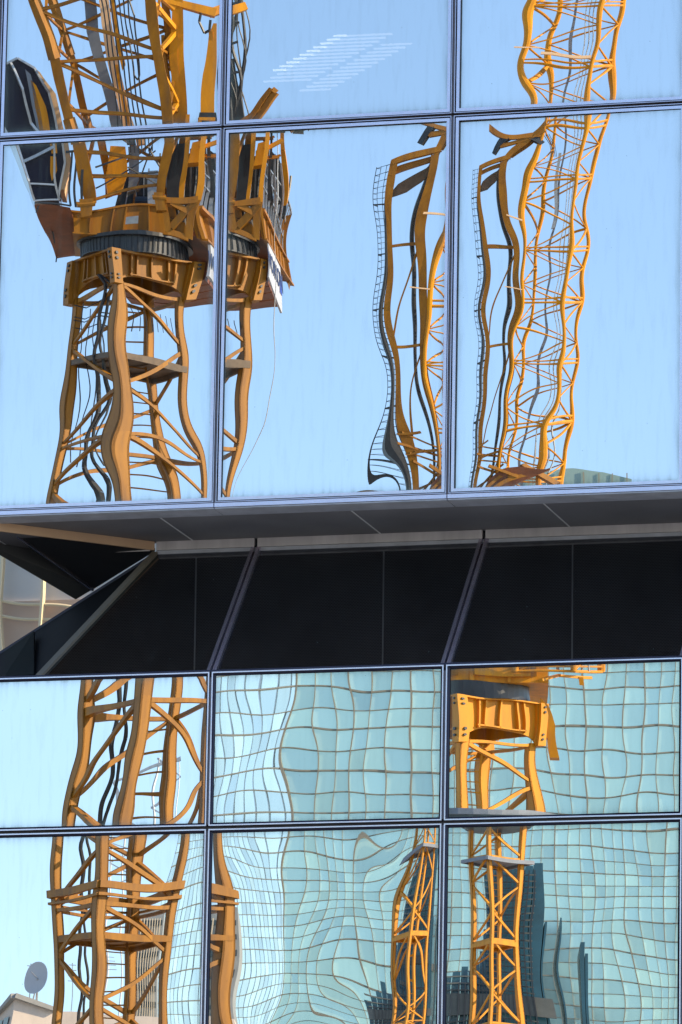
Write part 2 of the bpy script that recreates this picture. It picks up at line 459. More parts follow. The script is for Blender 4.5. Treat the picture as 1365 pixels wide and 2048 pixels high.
CT[1, 2] = [(960, 342, 619, 342, BB), (970, 463, 618, 463, BB), (973, 658, 616, 658, BB), (968, 804, 615, 804, BB), (953, 968, 613, 968, BB),
            (997, 366, 682, 366, BB), (1012, 463, 681, 463, BB), (1014, 658, 680, 658, BB), (1011, 804, 679, 804, BB), (992, 955, 677, 955, BB),
            (1090, 249, 715, 249, BB), (1063, 332, 708, 332, BB), (1055, 439, 701, 439, BB), (1048, 561, 692, 561, BB), (1036, 658, 686, 658, BB), (1024, 756, 680, 756, BB),
            (1177, 239, 793, 239, BB), (1160, 317, 787, 317, BB), (1141, 439, 779, 439, BB), (1129, 585, 769, 585, BB), (1121, 731, 757, 731, BB), (1104, 829, 749, 829, BB), (1068, 902, 743, 902, BB, .5),
            (1211, 249, 815, 249, BB), (1192, 317, 810, 317, BB), (1172, 439, 801, 439, BB), (1163, 561, 792, 561, BB), (1155, 707, 781, 707, BB), (1146, 829, 772, 829, BB), (1131, 902, 767, 902, BB), (1150, 960, 763, 960, BB, .4),
            (940, 250, 625, 252, BB, .12), (1245, 920, 845, 925, C5), (1330, 600, 960, 600, BB), (1330, 300, 960, 300, BB), (1340, 950, 935, 945, C5), (1250, 700, 880, 700, BB)]
def yl(y): return 1655 - (1655 - y) / 1.62
CT[2, 0] = [(157, 1362, 121, yl(1362), A), (152, 1430, 120, yl(1430), A), (140, 1530, 118, yl(1530), A), (116, 1645, 115, yl(1645), A),
            (287, 1362, 210, yl(1362), A), (280, 1430, 209, yl(1430), A), (265, 1500, 208, yl(1500), A), (246, 1580, 206, yl(1580), A), (235, 1648, 205, yl(1648), A),
            (357, 1362, 263, yl(1362), A + 2.6), (345, 1430, 261, yl(1430), A + 2.6), (338, 1520, 259, yl(1520), A + 2.6), (332, 1620, 257, yl(1620), A + 2.6),
            (408, 1640, 345, yl(1640), A), (410, 1380, 330, yl(1380), A), (20, 1400, 10, yl(1400), A), (20, 1640, 15, yl(1640), A)]
CT[3, 0] = [(98, 1680, 114, 1680, A), (92, 1760, 112, 1760, A), (95, 1850, 109, 1850, A), (95, 2040, 104, 2040, A),
            (197, 1680, 203, 1680, A), (193, 1800, 200, 1800, A), (190, 1900, 198, 1900, A), (186, 2040, 195, 2040, A),
            (378, 1680, 344, 1680, A), (352, 1800, 341, 1800, A), (338, 1900, 339, 1900, A), (330, 2040, 336, 2040, A),
            (270, 1680, 256, 1680, A + 2.6), (262, 1790, 253, 1790, A + 2.6), (258, 1900, 251, 1900, A + 2.6), (255, 2040, 248, 2040, A + 2.6),
            (75, 1950, 80, 1950, 200), (395, 1950, 388, 1950, C5, .5), (20, 1700, 25, 1700, A), (395, 1800, 384, 1800, C5, .5)]
CT[2, 1] = [(582, 1362, 399, yl(1362), C5), (557, 1480, 398, yl(1480), C5), (555, 1552, 397, yl(1552), C5), (575, 1630, 397, yl(1630), C5),
            (440, 1370, 351, yl(1370), C5), (440, 1640, 350, yl(1640), C5), (720, 1370, 462, yl(1362), C5), (720, 1630, 464, yl(1630), C5),
            (870, 1370, 524, yl(1362), C5), (870, 1630, 522, yl(1630), C5), (720, 1500, 463, yl(1500), C5), (870, 1500, 523, yl(1500), C5), (500, 1500, 374, yl(1500), C5)]
CT[3, 1] = [(440, 1680, 344, 1680, A), (458, 1760, 342, 1760, A), (465, 1830, 340, 1830, A), (467, 1900, 339, 1900, A), (460, 2040, 336, 2040, A),
            (575, 1700, 397, 1700, C5), (570, 1850, 396, 1850, C5), (565, 2000, 395, 2000, C5),
            (833, 1680, 574, 1680, BB), (814, 1735, 574, 1735, BB), (803, 1810, 573, 1810, BB), (794, 1910, 572, 1910, BB), (790, 2035, 571, 2035, BB),
            (853, 1680, 623, 1680, BB), (842, 1735, 622, 1735, BB), (828, 1810, 621, 1810, BB), (818, 1935, 620, 1935, BB), (817, 2035, 619, 2035, BB),
            (873, 1760, 693, 1760, BB), (858, 1810, 692, 1810, BB), (850, 1910, 691, 1910, BB), (847, 2035, 690, 2035, BB),
            (700, 1960, 492, 1955, C5), (680, 1750, 475, 1745, C5), (690, 1680, 482, 1675, C5), (640, 1850, 446, 1850, C5), (640, 2020, 446, 2018, C5), (740, 1850, 522, 1848, C5), (740, 1720, 518, 1715, C5), (630, 1690, 438, 1690, C5), (510, 1700, 362, 1700, C5, .5), (505, 1900, 355, 1900, C5, .5), (505, 2030, 354, 2030, C5, .5)]
CT[2, 2] = [(930, 1380, 626, yl(1380), BB), (932, 1535, 625, yl(1535), BB), (933, 1610, 624, yl(1610), BB),
            (1083, 1400, 699, yl(1400), BB), (1080, 1535, 698, yl(1535), BB), (1090, 1620, 697, yl(1620), BB), (983, 1535, 650, yl(1535), BB + 2.6),
            (1345, 1350, 792, yl(1350), C5), (1345, 1500, 792, yl(1500), C5), (1345, 1630, 792, yl(1630), C5), (1220, 1500, 732, yl(1500), C5), (1220, 1370, 732, yl(1370), C5), (1220, 1630, 733, yl(1630), C5)]
CT[3, 2] = [(938, 1680, 574, 1680, BB), (943, 1760, 574, 1760, BB), (948, 1860, 573, 1860, BB), (948, 2010, 571, 2010, BB),
            (980, 1680, 623, 1680, BB), (984, 1760, 622, 1760, BB), (984, 1900, 621, 1900, BB), (985, 2020, 619, 2020, BB),
            (1055, 1680, 694, 1680, BB), (1050, 1760, 693, 1760, BB), (1044, 1860, 692, 1860, BB), (1048, 2010, 690, 2010, BB),
            (1085, 1720, 693, 1720, C5 - 20), (1085, 1900, 693, 1900, C5 - 20), (1200, 1720, 769, 1715, C5), (1200, 1900, 769, 1903, C5),
            (1345, 1690, 872, 1680, C5), (1345, 1900, 872, 1885, C5), (1345, 2040, 872, 2030, C5), (905, 2000, 507, 2000, C5)]
PLAB = {(0, 0): 'mirror pane reflecting the near crane jib and the top of its cab', (1, 0): 'tall mirror pane reflecting the near crane deck, collar and mast',
        (0, 1): 'almost empty blue mirror pane at the top centre', (1, 1): 'tall mirror pane reflecting the crane counterweight and a curved ladder frame',
        (0, 2): 'mirror pane reflecting the top of the far crane jib', (1, 2): 'tall mirror pane reflecting the far crane jib bent like a ribbon',
        (2, 0): 'low mirror pane reflecting thick leaning mast posts', (2, 1): 'low mirror pane reflecting the rounded edge of a gridded glass tower',
        (2, 2): 'low mirror pane reflecting the orange crane collar', (3, 0): 'bottom mirror pane reflecting mast, dish and rooftop', (3, 1): 'bottom mirror pane reflecting a pinched far mast',
        (3, 2): 'bottom mirror pane reflecting the far mast and a dark tower'}
REGS = {(3, 1): 4e-4, (1, 1): 6e-4, (1, 2): 8e-4, (1, 0): 5e-4, (3, 2): 7e-4, (2, 1): 6e-4}
WAVE = {0: 0.8e-4, 1: 0.8e-4, 2: 0.6e-4, 3: 0.7e-4}
for r, (z0, z1) in ROWS.items():
    prof, pm, ins = (UP, UPM, .034) if r < 2 else (LO, LOM, .023)
    for c in range(-1, 9):
        x0, x1 = c * 1.5 + GAP, (c + 1) * 1.5 - GAP
        ctl = CT.get((r, c), [])
        tl = (0.0, 0.0) if ctl else (random.Random(r * 9 + c).uniform(-.004, .004), random.Random(r * 5 + c).uniform(-.001, .001))
        p = pane(x0, x1, z0, z1, ins, ctl, 10 * r + c + 20, WAVE[r], PLAB.get((r, c)), tl, step=0.0185 if ctl else 0.04, reg=REGS.get((r, c), REG), matn='clearpane' if (r, c) == (0, 1) else 'mirror')
        frame(x0, x1, z0, z1, prof, pm, p).location = (-p.location.x, -p.location.y, -p.location.z)
for c in range(-1, 9):   # storey above
    x0, x1 = c * 1.5 + GAP, (c + 1) * 1.5 - GAP
    z0, z1 = ZT1 + 2.451, ZT1 + 4.9
    p = pane(x0, x1, z0, z1, .034, [], 77 + c, 3e-4, None, (0.001 * c, 0), step=0.05)
    frame(x0, x1, z0, z1, UP, UPM, p).location = (-p.location.x, -p.location.y, -p.location.z)

# joints behind the units (recessed strips), mullion by mullion
for c in range(-1, 10):
    X0 = c * 1.5
    for (z0, z1, mm) in ((0.03, ZT1 - .012, 'gap'), (ZT1 + .012, ZT1 + 4.9, 'gap'), (ZT3 + .02, ZL - .03, 'gap'), (ZT3 - 2.46, ZT3 - .02, 'gap')):
        mb = MB(); mb.box8((X0, .012, (z0 + z1) / 2), (.0062, 0, 0), (0, .021, 0), (0, 0, (z1 - z0) / 2))
        mb.build('mullion', M[mm], B, BO)
for z in (ZT1, ZT3, ZT1 + 2.443):
    mb = MB(); mb.box8((6.0, .022, z), (7.5, 0, 0), (0, .010, 0), (0, 0, .0065 if z > 0 else .0085)); mb.build('transom', M['gapdark'], B, BO)
# silver sill and grey trim under the upper storeys
for c in range(-1, 9):
    x0, x1 = c * 1.5 + .003, (c + 1) * 1.5 - .003
    mb = MB(); mb.box8(((x0 + x1) / 2, .006, .0145), ((x1 - x0) / 2, 0, 0), (0, .034, 0), (0, 0, .0125)); mb.build('sill', M['sill'], B, BO)
    mb = MB(); mb.box8(((x0 + x1) / 2, .085, -.004), ((x1 - x0) / 2, 0, 0), (0, .105, 0), (0, 0, .004)); mb.build('soffit_trim', M['trim'], B, BO)

# notch: soffit, back fascia, sloping dark panes
YD = 0.9456
Apt = hit(310, 1083, (0, 1, 0), (0, YD, 0)); XA = Apt[0]
Bpt = hit(-20, 1042, (0, 0, 1), (0, 0, 0)); B2 = hit(40, 1046, (0, 0, 1), (0, 0, 0))
print('A', Apt, 'B', Bpt, 'B2', B2)
seams = [hit(a, b, (0, 0, 1), (0, 0, 0))[0] for a, b in ((350, 1056), (729, 1042), (1112, 1029))]
print('seams', seams)
sp = seams[2] - seams[1]
xs = [seams[0] - 3 * sp, seams[0] - 2 * sp, seams[0] - sp] + seams + [seams[2] + k * sp for k in range(1, 9) if seams[2] + k * sp < 13.4] + [13.5]
for a, b in zip(xs[:-1], xs[1:]):
    mb = MB(); mb.box8(((a + b) / 2, .19 + (YD + .06 - .19) / 2, .012), ((b - a) / 2 - .003, 0, 0), (0, (YD + .06 - .19) / 2, 0), (0, 0, .010)); mb.build('soffit_panel', M['soffit'], B, BO)
for a in xs:
    mb = MB(); mb.box8((a, .19 + (YD + .06 - .19) / 2, .006), (.005, 0, 0), (0, (YD + .06 - .19) / 2, 0), (0, 0, .007))
    mb.build('soffit_joint', M['white'], B, BO)
FH = .056
edges = [XA] + [1.5 * k for k in range(int(math.ceil(XA / 1.5)), 10)]
for a, b in zip(edges[:-1], edges[1:]):
    mb = MB(); mb.box8(((a + b) / 2, YD + .012, -FH / 2), ((b - a) / 2 - .011, 0, 0), (0, .012, 0), (0, 0, FH / 2)); mb.build('fascia', M['fascia'], B, BO)
    mb = MB(); mb.box8((b, YD + .045, -.05), (.03, 0, 0), (0, .012, 0), (0, 0, .05)); mb.build('fascia_joint', M['groove'], B, BO)
    mb = MB(); mb.box8(((a + b) / 2, YD + .03, -FH - .014), ((b - a) / 2 - .002, 0, 0), (0, .012, 0), (0, 0, .013)); mb.build('shadow_strip', M['trim'], B, BO)
# diagonal fascia going forward on the left
pa = np.array([XA, YD, 0.0]); pb = np.array([Bpt[0], Bpt[1], 0.0])
dd = (pb - pa); dd /= np.linalg.norm(dd); nn = np.array([-dd[1], dd[0], 0.0]); nn = nn if nn[1] > 0 else -nn
mb = MB(); mb.prism([pa, pb + dd * 1.5, pb + dd * 1.5 - [0, 0, FH], pa - [0, 0, FH]], nn * .02); mb.build('warm_lit_fascia', M['fasciatan'], B, BO)
# sloping panes
zt = -.078
def sl(x, t):   # point on the slope, t=0 back/top, 1 front/bottom
    return np.array([x, YD + .02 + (0.012 - YD - .02) * t, zt + (ZL - .006 - zt) * t])
Hx = hit(75, 1345, (0, 1, 0), (0, .012, 0))[0]
print('XA', XA, 'Hx', Hx)
def quad(name, m, pts, t=.02, label=None, par=B):
    pts = [np.asarray(p, float) for p in pts]
    n = np.cross(pts[1] - pts[0], pts[2] - pts[0]); n /= np.linalg.norm(n)
    if n @ (CAM - pts[0]) > 0: n = -n
    mb = MB(); mb.prism(pts, n * t); o = mb.build(name, M[m] if isinstance(m, str) else m, par, BO, label); return o
sn = np.cross(np.array([1., 0, 0]), sl(0, 1) - sl(0, 0)); sn /= np.linalg.norm(sn)
if sn[1] > 0: sn = -sn
e2 = [None] + [1.5 * k for k in range(int(math.ceil(XA / 1.5)), 10)]
for k in range(len(e2) - 1):
    b = e2[k + 1]
    if e2[k] is None: pts = [sl(XA, 0), sl(b - .03, 0), sl(b - .03, 1), sl(Hx, 1)]
    else: pts = [sl(e2[k] + .03, 0), sl(b - .03, 0), sl(b - .03, 1), sl(e2[k] + .03, 1)]
    quad('sloping_pane', 'darkglass', pts)
    # raked silver edges either side of each joint
    for sgn, w in ((-1, .026), (1, .020)):
        mb = MB(); a = sl(b + sgn * .020, -.01) + sn * .008; c = sl(b + sgn * .020, 1.0) + sn * .008
        mb.bar(a, c, w, .03, up=sn); mb.build('raked_fin', M['silver2'], B, BO)
        mb = MB(); a = sl(b + sgn * .0105, -.01) + sn * .016; c = sl(b + sgn * .0105, 1.0) + sn * .016
        mb.bar(a, c, .006, .03, up=sn); mb.build('raked_lip', M['silver'], B, BO)
    mb = MB(); mb.bar(sl(b, 0) - sn * .02, sl(b, 1) - sn * .02, .03, .02, up=sn); mb.build('raked_joint', M['gapdark'], B, BO)
# navy edge strip at the foot of the slope
mb = MB(); mb.box8((5.75, .010, ZL + .012), (7.7, 0, 0), (0, .02, 0), (0, 0, .006)); mb.build('slope_edge', M['navyband'], B, BO)
# hip of the lower block at the left, and the inverted hip above it
hipA, hipH = sl(XA, 0), sl(Hx, 1)
mb = MB(); mb.bar(hipA + sn * .01, hipH + sn * .01, .038, .02, up=sn); mb.build('hip_fin', mat('hip_fin_metal', (0.20, 0.175, 0.14), .5, var=.2), B, BO)
K1 = hit(0, 1305, (0, 1, 0), (0, 1.35, 0)); K2 = hit(-60, 1346, (0, 1, 0), (0, 1.35, 0))
hipL = hit(-60, 1362, (0, 1, 0), (0, .012, 0)); hipL[2] = hipH[2]
quad('hip_pane', mat('black_hip_glass', (0.012, 0.013, 0.016), .6, spec=.08), [hipA, K2, hipH])
mb = MB(); mb.bar(hipA, K2, .018, .02); mb.build('hip_edge', M['navyband'], B, BO)
M['hipgrey'] = mat('grey_hip_panel', (0.02, 0.024, 0.024), 0.7, spec=.1, var=0.2)
# greyer end panel of the lower hip
e1 = hit(66, 1264, (0, 1, 0), (0, .9, 0)); e1b = hit(66, 1346, (0, 1, 0), (0, .05, 0))
P1, P2, P3 = hit(68, 1262, (0, 1, 0), (0, 1.0, 0)), hit(68, 1349, (0, 1, 0), (0, .1, 0)), hit(10, 1352, (0, 1, 0), (0, .3, 0))
P4 = hit(10, 1302, (0, 1, 0), (0, 1.0, 0))
quad('end_panel', 'hipgrey', [P1, P2, P3, P4])
# inverted hip
u0 = pa - [0, 0, FH + .004]
U1 = hit(185, 1180, (0, 1, 0), (0, 1.5, 0)); U2 = hit(30, 1064, (0, 1, 0), (0, .6, 0)); U3 = hit(-60, 1040, (0, 1, 0), (0, .5, 0))
quad('upper_hip_pane', mat('dark_hip_soffit', (0.03, 0.03, 0.03), .4), [u0 + [0, .01, 0], U2, U1])
W1, W2, W3, W4 = (hit(a, b, (0, 1, 0), (0, y, 0)) for a, b, y in ((152, 1199, 1.55), (187, 1178, 1.5), (22, 1062, .62), (-60, 1020, .60)))
W5 = hit(-60, 1075, (0, 1, 0), (0, .62, 0))
quad('hip_band', mat('grey_hip_band', (0.10, 0.105, 0.105), 0.5, var=0.2), [W1, W2, W3, W4, W5], .05)
mb = MB(); a, b = hit(24, 1062, (0, 1, 0), (0, .6, 0)), hit(187, 1178, (0, 1, 0), (0, 1.47, 0)); mb.bar(a, b, .012, .03); mb.build('hip_lip', M['silver2'], B, BO)
mb = MB(); a, b = hit(90, 1107, (0, 1, 0), (0, 1.0, 0)), hit(300, 1099, (0, 1, 0), (0, .93, 0)); mb.bar(a, b, .005, .02); mb.build('hip_seam', M['fascia'], B, BO)
# building mass behind the facade
mb = MB()
def bx(x0, x1, y0, y1, z0, z1): mb.box8(((x0 + x1) / 2, (y0 + y1) / 2, (z0 + z1) / 2), ((x1 - x0) / 2, 0, 0), (0, (y1 - y0) / 2, 0), (0, 0, (z1 - z0) / 2))
bx(1.45, 13.55, .10, 6.1, .04, 2.5); bx(-1.65, 13.55, .10, 6.1, 4.8, 7.36); bx(3.0, 13.55, .10, 6.1, 2.5, 4.8)
bx(-1.65, .2, .10, 4.6, 2.5, 4.8); bx(.2, 3.0, 4.5, 6.1, 2.5, 4.8); bx(-1.65, 1.45, .10, 4.5, 2.04, 2.5)
mb.box8((7.6, 3.9, -.5), (5.9, 0, 0), (0, 2.85, 0), (0, 0, .48))
mb.build('upper_core', M['core'], B, BO)
# louvred ceiling luminaire inside the room behind the top centre pane
lm = bpy.data.materials.new('lit_tube'); lm.use_nodes = True
lb = lm.node_tree.nodes['Principled BSDF']; lb.inputs['Emission Color'].default_value = (1, .95, .88, 1); lb.inputs['Emission Strength'].default_value = 2.3
lm2 = lm.copy(); lm2.name = 'dim_tube'; lm2.node_tree.nodes['Principled BSDF'].inputs['Emission Strength'].default_value = 0.9
for mm, xs_, x1, n in ((lm, 668, 26, 10), (lm2, 690, 95, 13), (lm2, 762, 62, 13)):
    for k in range(n):
        mb = MB()
        ya = (72 if xs_ < 700 else 90) + 7.6 * k; xa = xs_ - 13.5 * k
        p_, q_ = hit(xa, ya, (0, 0, 1), (0, 0, 3.5)), hit(xa + x1, ya - .045 * x1, (0, 0, 1), (0, 0, 3.5))
        p_[2] = q_[2] = 3.5
        mb.bar(p_, q_, .02, .008)
        mb.build('ceiling_light' if mm is lm else 'ceiling_light_louvre', mm, B, BO)
mb = MB(); mb.box8((5.95, 3.2, (ZL - .06 + GZ) / 2), (7.6, 0, 0), (0, 3.08, 0), (0, 0, (ZL - .06 - GZ) / 2)); mb.build('lower_core', M['core'], B, BO)
mb = MB(); mb.box8((5.95, .06, (ZT3 - 2.47 + GZ) / 2), (7.6, 0, 0), (0, .05, 0), (0, 0, (ZT3 - 2.47 - GZ) / 2)); mb.build('plinth', M['concrete'], B, BO)

# wing in the left gap; its reflection is put into colours and bars
nb = empty('reflecting_glass_wing', (-6, 9, GZ), 'glass wing with its beige and cream reflection built as solid colour, seen through the left end of the notch', 'building')
nbo = (-6, 9, GZ)
M['wingglass'] = mat('wing_grey_glass', (0.78, 0.76, 0.72), 0.4, var=0.2, vscale=0.4)
M['wingtan'] = mat('wing_tan_reflection', (0.80, 0.60, 0.46), 0.7, var=0.2, vscale=0.5)  # tan tone of a mirrored building put into the colour
M['cream'] = mat('cream_reflected_line', (0.95, 0.78, 0.5), 0.5)
z_at = lambda y: hit(50, y, (0, 1, 0), (0, 9, 0))[2]
mb = MB(); mb.box8((-7.0, 12, (z_at(1203) + 12) / 2), (6, 0, 0), (0, 3, 0), (0, 0, (12 - z_at(1203)) / 2)); mb.build('glass_wall', M['wingglass'], nb, nbo)
mb = MB(); mb.box8((-7.0, 12, (GZ + z_at(1203)) / 2), (6, 0, 0), (0, 3.02, 0), (0, 0, (z_at(1203) - GZ) / 2)); mb.build('tan_reflection_wall', M['wingtan'], nb, nbo)
mb = MB()
for px in (4, 84):
    pts = [hit(px + 3.2 * math.sin(y / 38.0 + px), y, (0, 1, 0), (0, 8.9, 0)) for y in range(1050, 1420, 16)]
    mb.path(pts, .022, 6)
for yy in (1206, 1236):
    pts = [hit(x, yy + (x - 50) * .10 + 3 * math.sin(x / 26.0), (0, 1, 0), (0, 8.9, 0)) for x in range(-60, 200, 12)]
    mb.path(pts, .013, 6)
mb.build('reflected_grid', M['cream'], nb, nbo)  # wavy bars shaped like lines reflected in bent glass

# ------------------------------------------------------------------ tower cranes
class Local:
    "frame hung on a virtual sight line: u metres right, k metres away, z world height"
    def __init__(s, px, py, d):
        s.o = S(px, py, d); s.px = px; s.py = py; s.d = d; s.s = FPX / d
    def p(s, u, k, z): return np.array([*(s.o + ER * u + ED * k)[:2], z])
    def z(s, py): return float(S(s.px, py, s.d)[2])
def yflip(p): return (p[0], -p[1], p[2])
def link(ob, parent):
    COL.objects.link(ob); ob.parent = parent; return ob

def mast(L, root, O, ul, kl, ur, kr, ztop, bay, post, paint, nb=3):
    "lattice mast: near corner at 0,0, left corner ul,kl, right corner ur,kr"
    C4 = [(0, 0), (ur, kr), (ul + ur, kl + kr), (ul, kl)]
    cen = (np.mean([c[0] for c in C4]), np.mean([c[1] for c in C4]))
    n = int((ztop - GZ) / bay / nb)
    H = bay * nb
    first = None
    for q in range(n + 1):
        z1 = ztop - q * H; z0 = max(z1 - H, GZ)
        if first is not None and z1 - H >= GZ:
            ob = first.copy(); link(ob, root); ob.location = (0, 0, -q * H)
            for ch in list(first.children):
                cc = ch.copy(); link(cc, ob)
            continue
        mb = MB(True)
        P = [L.p(u, k, 0) for u, k in C4]
        for i in range(4):
            dx = P[(i + 1) % 4] - P[i]; dy = P[(i - 1) % 4] - P[i]
            dx /= np.linalg.norm(dx); dy /= np.linalg.norm(dy)
            mb.lbar(P[i] + [0, 0, z0], P[i] + [0, 0, z1], post, post * .16, dx, dy)
            mb.lbar(P[i] + dx * post + dy * post + [0, 0, z0], P[i] + dx * post + dy * post + [0, 0, z1], post, post * .16, -dx, -dy)
        ob = mb.build('mast_section', paint, root, O)
        mb = MB(True)
        nbb = max(1, int(round((z1 - z0) / bay)))
        for i in range(4):
            a, b = P[i], P[(i + 1) % 4]
            dx = (b - a) / np.linalg.norm(b - a)
            ctr = (P[0] + P[1] + P[2] + P[3]) / 4
            inn = ctr - (a + b) / 2; inn /= np.linalg.norm(inn)
            a = a + dx * post * .5 + inn * post * .35; b = b - dx * post * .5 + inn * post * .35
            for j in range(nbb):
                za, zb = z1 - j * bay, max(z1 - (j + 1) * bay, z0)
                s_ = (a, b) if (j + i) % 2 == 0 else (b, a)
                mb.bar(s_[0] + [0, 0, za - .05], s_[1] + [0, 0, zb + .05], post * .42, post * .42)
                if j % 3 == 0: mb.bar(a + [0, 0, za - .06], b + [0, 0, za - .06], post * .5, post * .42)
        # climbing ladder inside
        for w in (-.2, .2):
            mb.bar(ctr + ER * w + [0, 0, z0], ctr + ER * w + [0, 0, z1], .04)
        for j in range(int((z1 - z0) / .3)): mb.bar(ctr - ER * .2 + [0, 0, z0 + .3 * j + .1], ctr + ER * .2 + [0, 0, z0 + .3 * j + .1], .03)
        link_ = mb.build('lattice', paint, ob, O)
        if first is None: first = ob
    return C4, P

def plate(L, pts, t=.08, k=0.0, mbx=None, m=None):
    "outline in photo pixels at depth d+k (or per point), made t metres thick going away"
    mbx.prism([S(p[0], p[1], L.d + (p[2] if len(p) > 2 else k)) for p in pts], ED * t, m)
def bars(L, segs, w, mbx, h=None, m=None):
    for a, b in segs:
        mbx.bar(S(a[0], a[1], L.d + (a[2] if len(a) > 2 else 0)), S(b[0], b[1], L.d + (b[2] if len(b) > 2 else 0)), w, h, m=m)
def rope(L, pts, r, mbx, n=5, m=None):
    mbx.path([S(p[0], p[1], L.d + (p[2] if len(p) > 2 else 0)) for p in pts], r, n, m=m)

def collar(L, root, O, ul, kl, ur, kr, z0, z1, paint, off=.06):
    C4 = [np.array(c, float) for c in ((0, 0), (ur, kr), (ul + ur, kl + kr), (ul, kl))]
    cen = sum(C4) / 4
    C4 = [c + (c - cen) / np.linalg.norm(c - cen) * off for c in C4]
    col = None
    mb = MB(True)
    for i in range(4):
        a, b = C4[i], C4[(i + 1) % 4]
        A_, B_ = L.p(a[0], a[1], 0), L.p(b[0], b[1], 0)
        inn = L.p(cen[0], cen[1], 0) - (A_ + B_) / 2; inn /= np.linalg.norm(inn)
        hh = z1 - z0
        # web plate set in, with arched lower edge
        w = [A_ + [0, 0, z1 - .05]]
        N = 14
        pts = [A_ + [0, 0, z1 - .04], B_ + [0, 0, z1 - .04]]
        for j in range(N, -1, -1):
            t = j / N
            arch = .34 * hh * max(0.0, 1 - abs(2 * t - 1) ** 3.5)
            pts.append(A_ + (B_ - A_) * t + [0, 0, z0 + arch])
        mb.prism([p + inn * .10 for p in pts], inn * .04)
        # ribs
        d_ = (B_ - A_) / np.linalg.norm(B_ - A_); Ln = np.linalg.norm(B_ - A_)
        for t in (.22, .30, .5, .70, .78):
            c = A_ + (B_ - A_) * t + inn * .06
            zz0 = z0 + .34 * hh * max(0.0, 1 - abs(2 * t - 1) ** 3.5)
            mb.box8(c + [0, 0, (zz0 + z1) / 2], d_ * .018, inn * .05, (0, 0, (z1 - zz0) / 2 - .03))
        # flange lips
        mb.box8((A_ + B_) / 2 + inn * .05 + [0, 0, z1 - .02], d_ * (Ln / 2 + .05), inn * .11, (0, 0, .022))
        mb.box8((A_ + B_) / 2 + inn * .07 + [0, 0, z0 + .37 * hh], d_ * (Ln * .30), inn * .06, (0, 0, .015))
        # corner post
        mb.box8(A_ + [0, 0, (z0 + z1) / 2 - .03], d_ * .11, inn * .11, (0, 0, (z1 - z0) / 2 + .02))
    pn = len(mb.f)
    mb.mi(paint); mb.m = [0] * pn
    for i in range(4):
        A_ = L.p(*C4[i], 0)
        for dz in (.12, .25, .75, .88):
            for s_ in (-1, 1):
                e = L.p(C4[i][0], C4[i][1], 0) - L.p(cen[0], cen[1], 0); e /= np.linalg.norm(e)
                side = np.array([e[1], -e[0], 0]) * s_
                nrm = (e + side) / math.sqrt(2)
                c = A_ + nrm * .112 - (nrm @ e) * 0 + [0, 0, z0 + (z1 - z0) * dz]
                mb.tube(c, c + nrm * .03, .035, 6, m='dark')
    col = mb.build('collar', None, root, O)
    return cen

# ---------------- near crane
LA = Local(230, 600, DA)
OA = yflip(LA.p(.3, 1.3, GZ))
crA = empty('tower_crane', OA, 'near yellow tower crane with dark cab and lettered banner, reflected in the left panes', 'tower crane')
ulA, klA, urA, krA = -88 / LA.s, 1.59, 138 / LA.s, 1.01
zc0, zc1 = LA.z(574), LA.z(494)
mast(LA, crA, OA, ulA, klA, urA, krA, zc0 + .04, 1.18, .185, M['yellow'])
cenA = collar(LA, crA, OA, ulA, klA, urA, krA, zc0 - .02, zc1, M['yellow'])
cA = LA.p(cenA[0], cenA[1], 0)
# platforms inside the mast
for ztop_, nm in ((LA.z(712), 'platform'), (LA.z(1897), 'platform')):
    mb = MB(True)
    c4 = [LA.p(u, k, ztop_) for u, k in ((.05, .2), (urA - .05, krA), (ulA + urA, klA + krA - .2), (ulA + .05, klA))]
    mb.prism(c4, np.array([0, 0, .05]))
    for i in range(4):
        a, b = c4[i], c4[(i + 1) % 4]; mb.bar(a + [0, 0, -.04], b + [0, 0, -.04], .08, .14)
    for t in (.25, .5, .75): mb.bar(c4[0] + (c4[1] - c4[0]) * t, c4[3] + (c4[2] - c4[3]) * t, .06, .08)
    mb.build(nm, M['wood'] if ztop_ > LA.z(1000) else M['yellow'], crA, OA)
mb = MB(True)
c4 = [LA.p(u, k, LA.z(1805)) for u, k in ((0, -.06), (urA + .05, krA), (ulA + urA, klA + krA + .05), (ulA - .05, klA))]
for i in range(4):
    a, b = c4[i], c4[(i + 1) % 4]; mb.bar(a, b, .10, .16); mb.bar(a - [0, 0, .2], b - [0, 0, .2], .06, .05)
mb.build('joint_frame', M['yellow'], crA, OA)
# electric cables down the mast
mb = MB(True)
for j, (dx, r) in enumerate(((-24, .045), (-14, .032))):
    pts = [(202 + dx * .4, 560, .5)]
    for y in range(580, 2300, 14):
        pts.append((229 + dx - (y - 600) * .0245 + 3.2 * math.sin(y / 31.0 + j) + 2 * math.sin(y / 13.0 + 2 * j), y, .42))
    rope(LA, pts, r, mb, 6)
mb.build('power_cable', M['black'], crA, OA)
mb = MB(True)
for j in range(4):
    rope(LA, [(170 + 14 * j + 3 * math.sin(y / 21.0 + j * 2), y, 1.2) for y in range(610 + 12 * j, 960, 16)], .012, mb, 4)
for y in (612, 634, 640, 655): rope(LA, [(150, y, 1.4), (175, y + 7, 1.2), (205, y - 2, 1), (225, y + 4, .6)], .012, mb, 4)
for j in range(9): rope(LA, [(245 + 13 * j, 618 + 3 * j, .8), (252 + 12 * j, 640 + 5 * (j % 3), .9), (249 + 13 * j, 668, .9)], .01, mb, 4)
mb.build('hanging_wires', M['dark'], crA, OA)
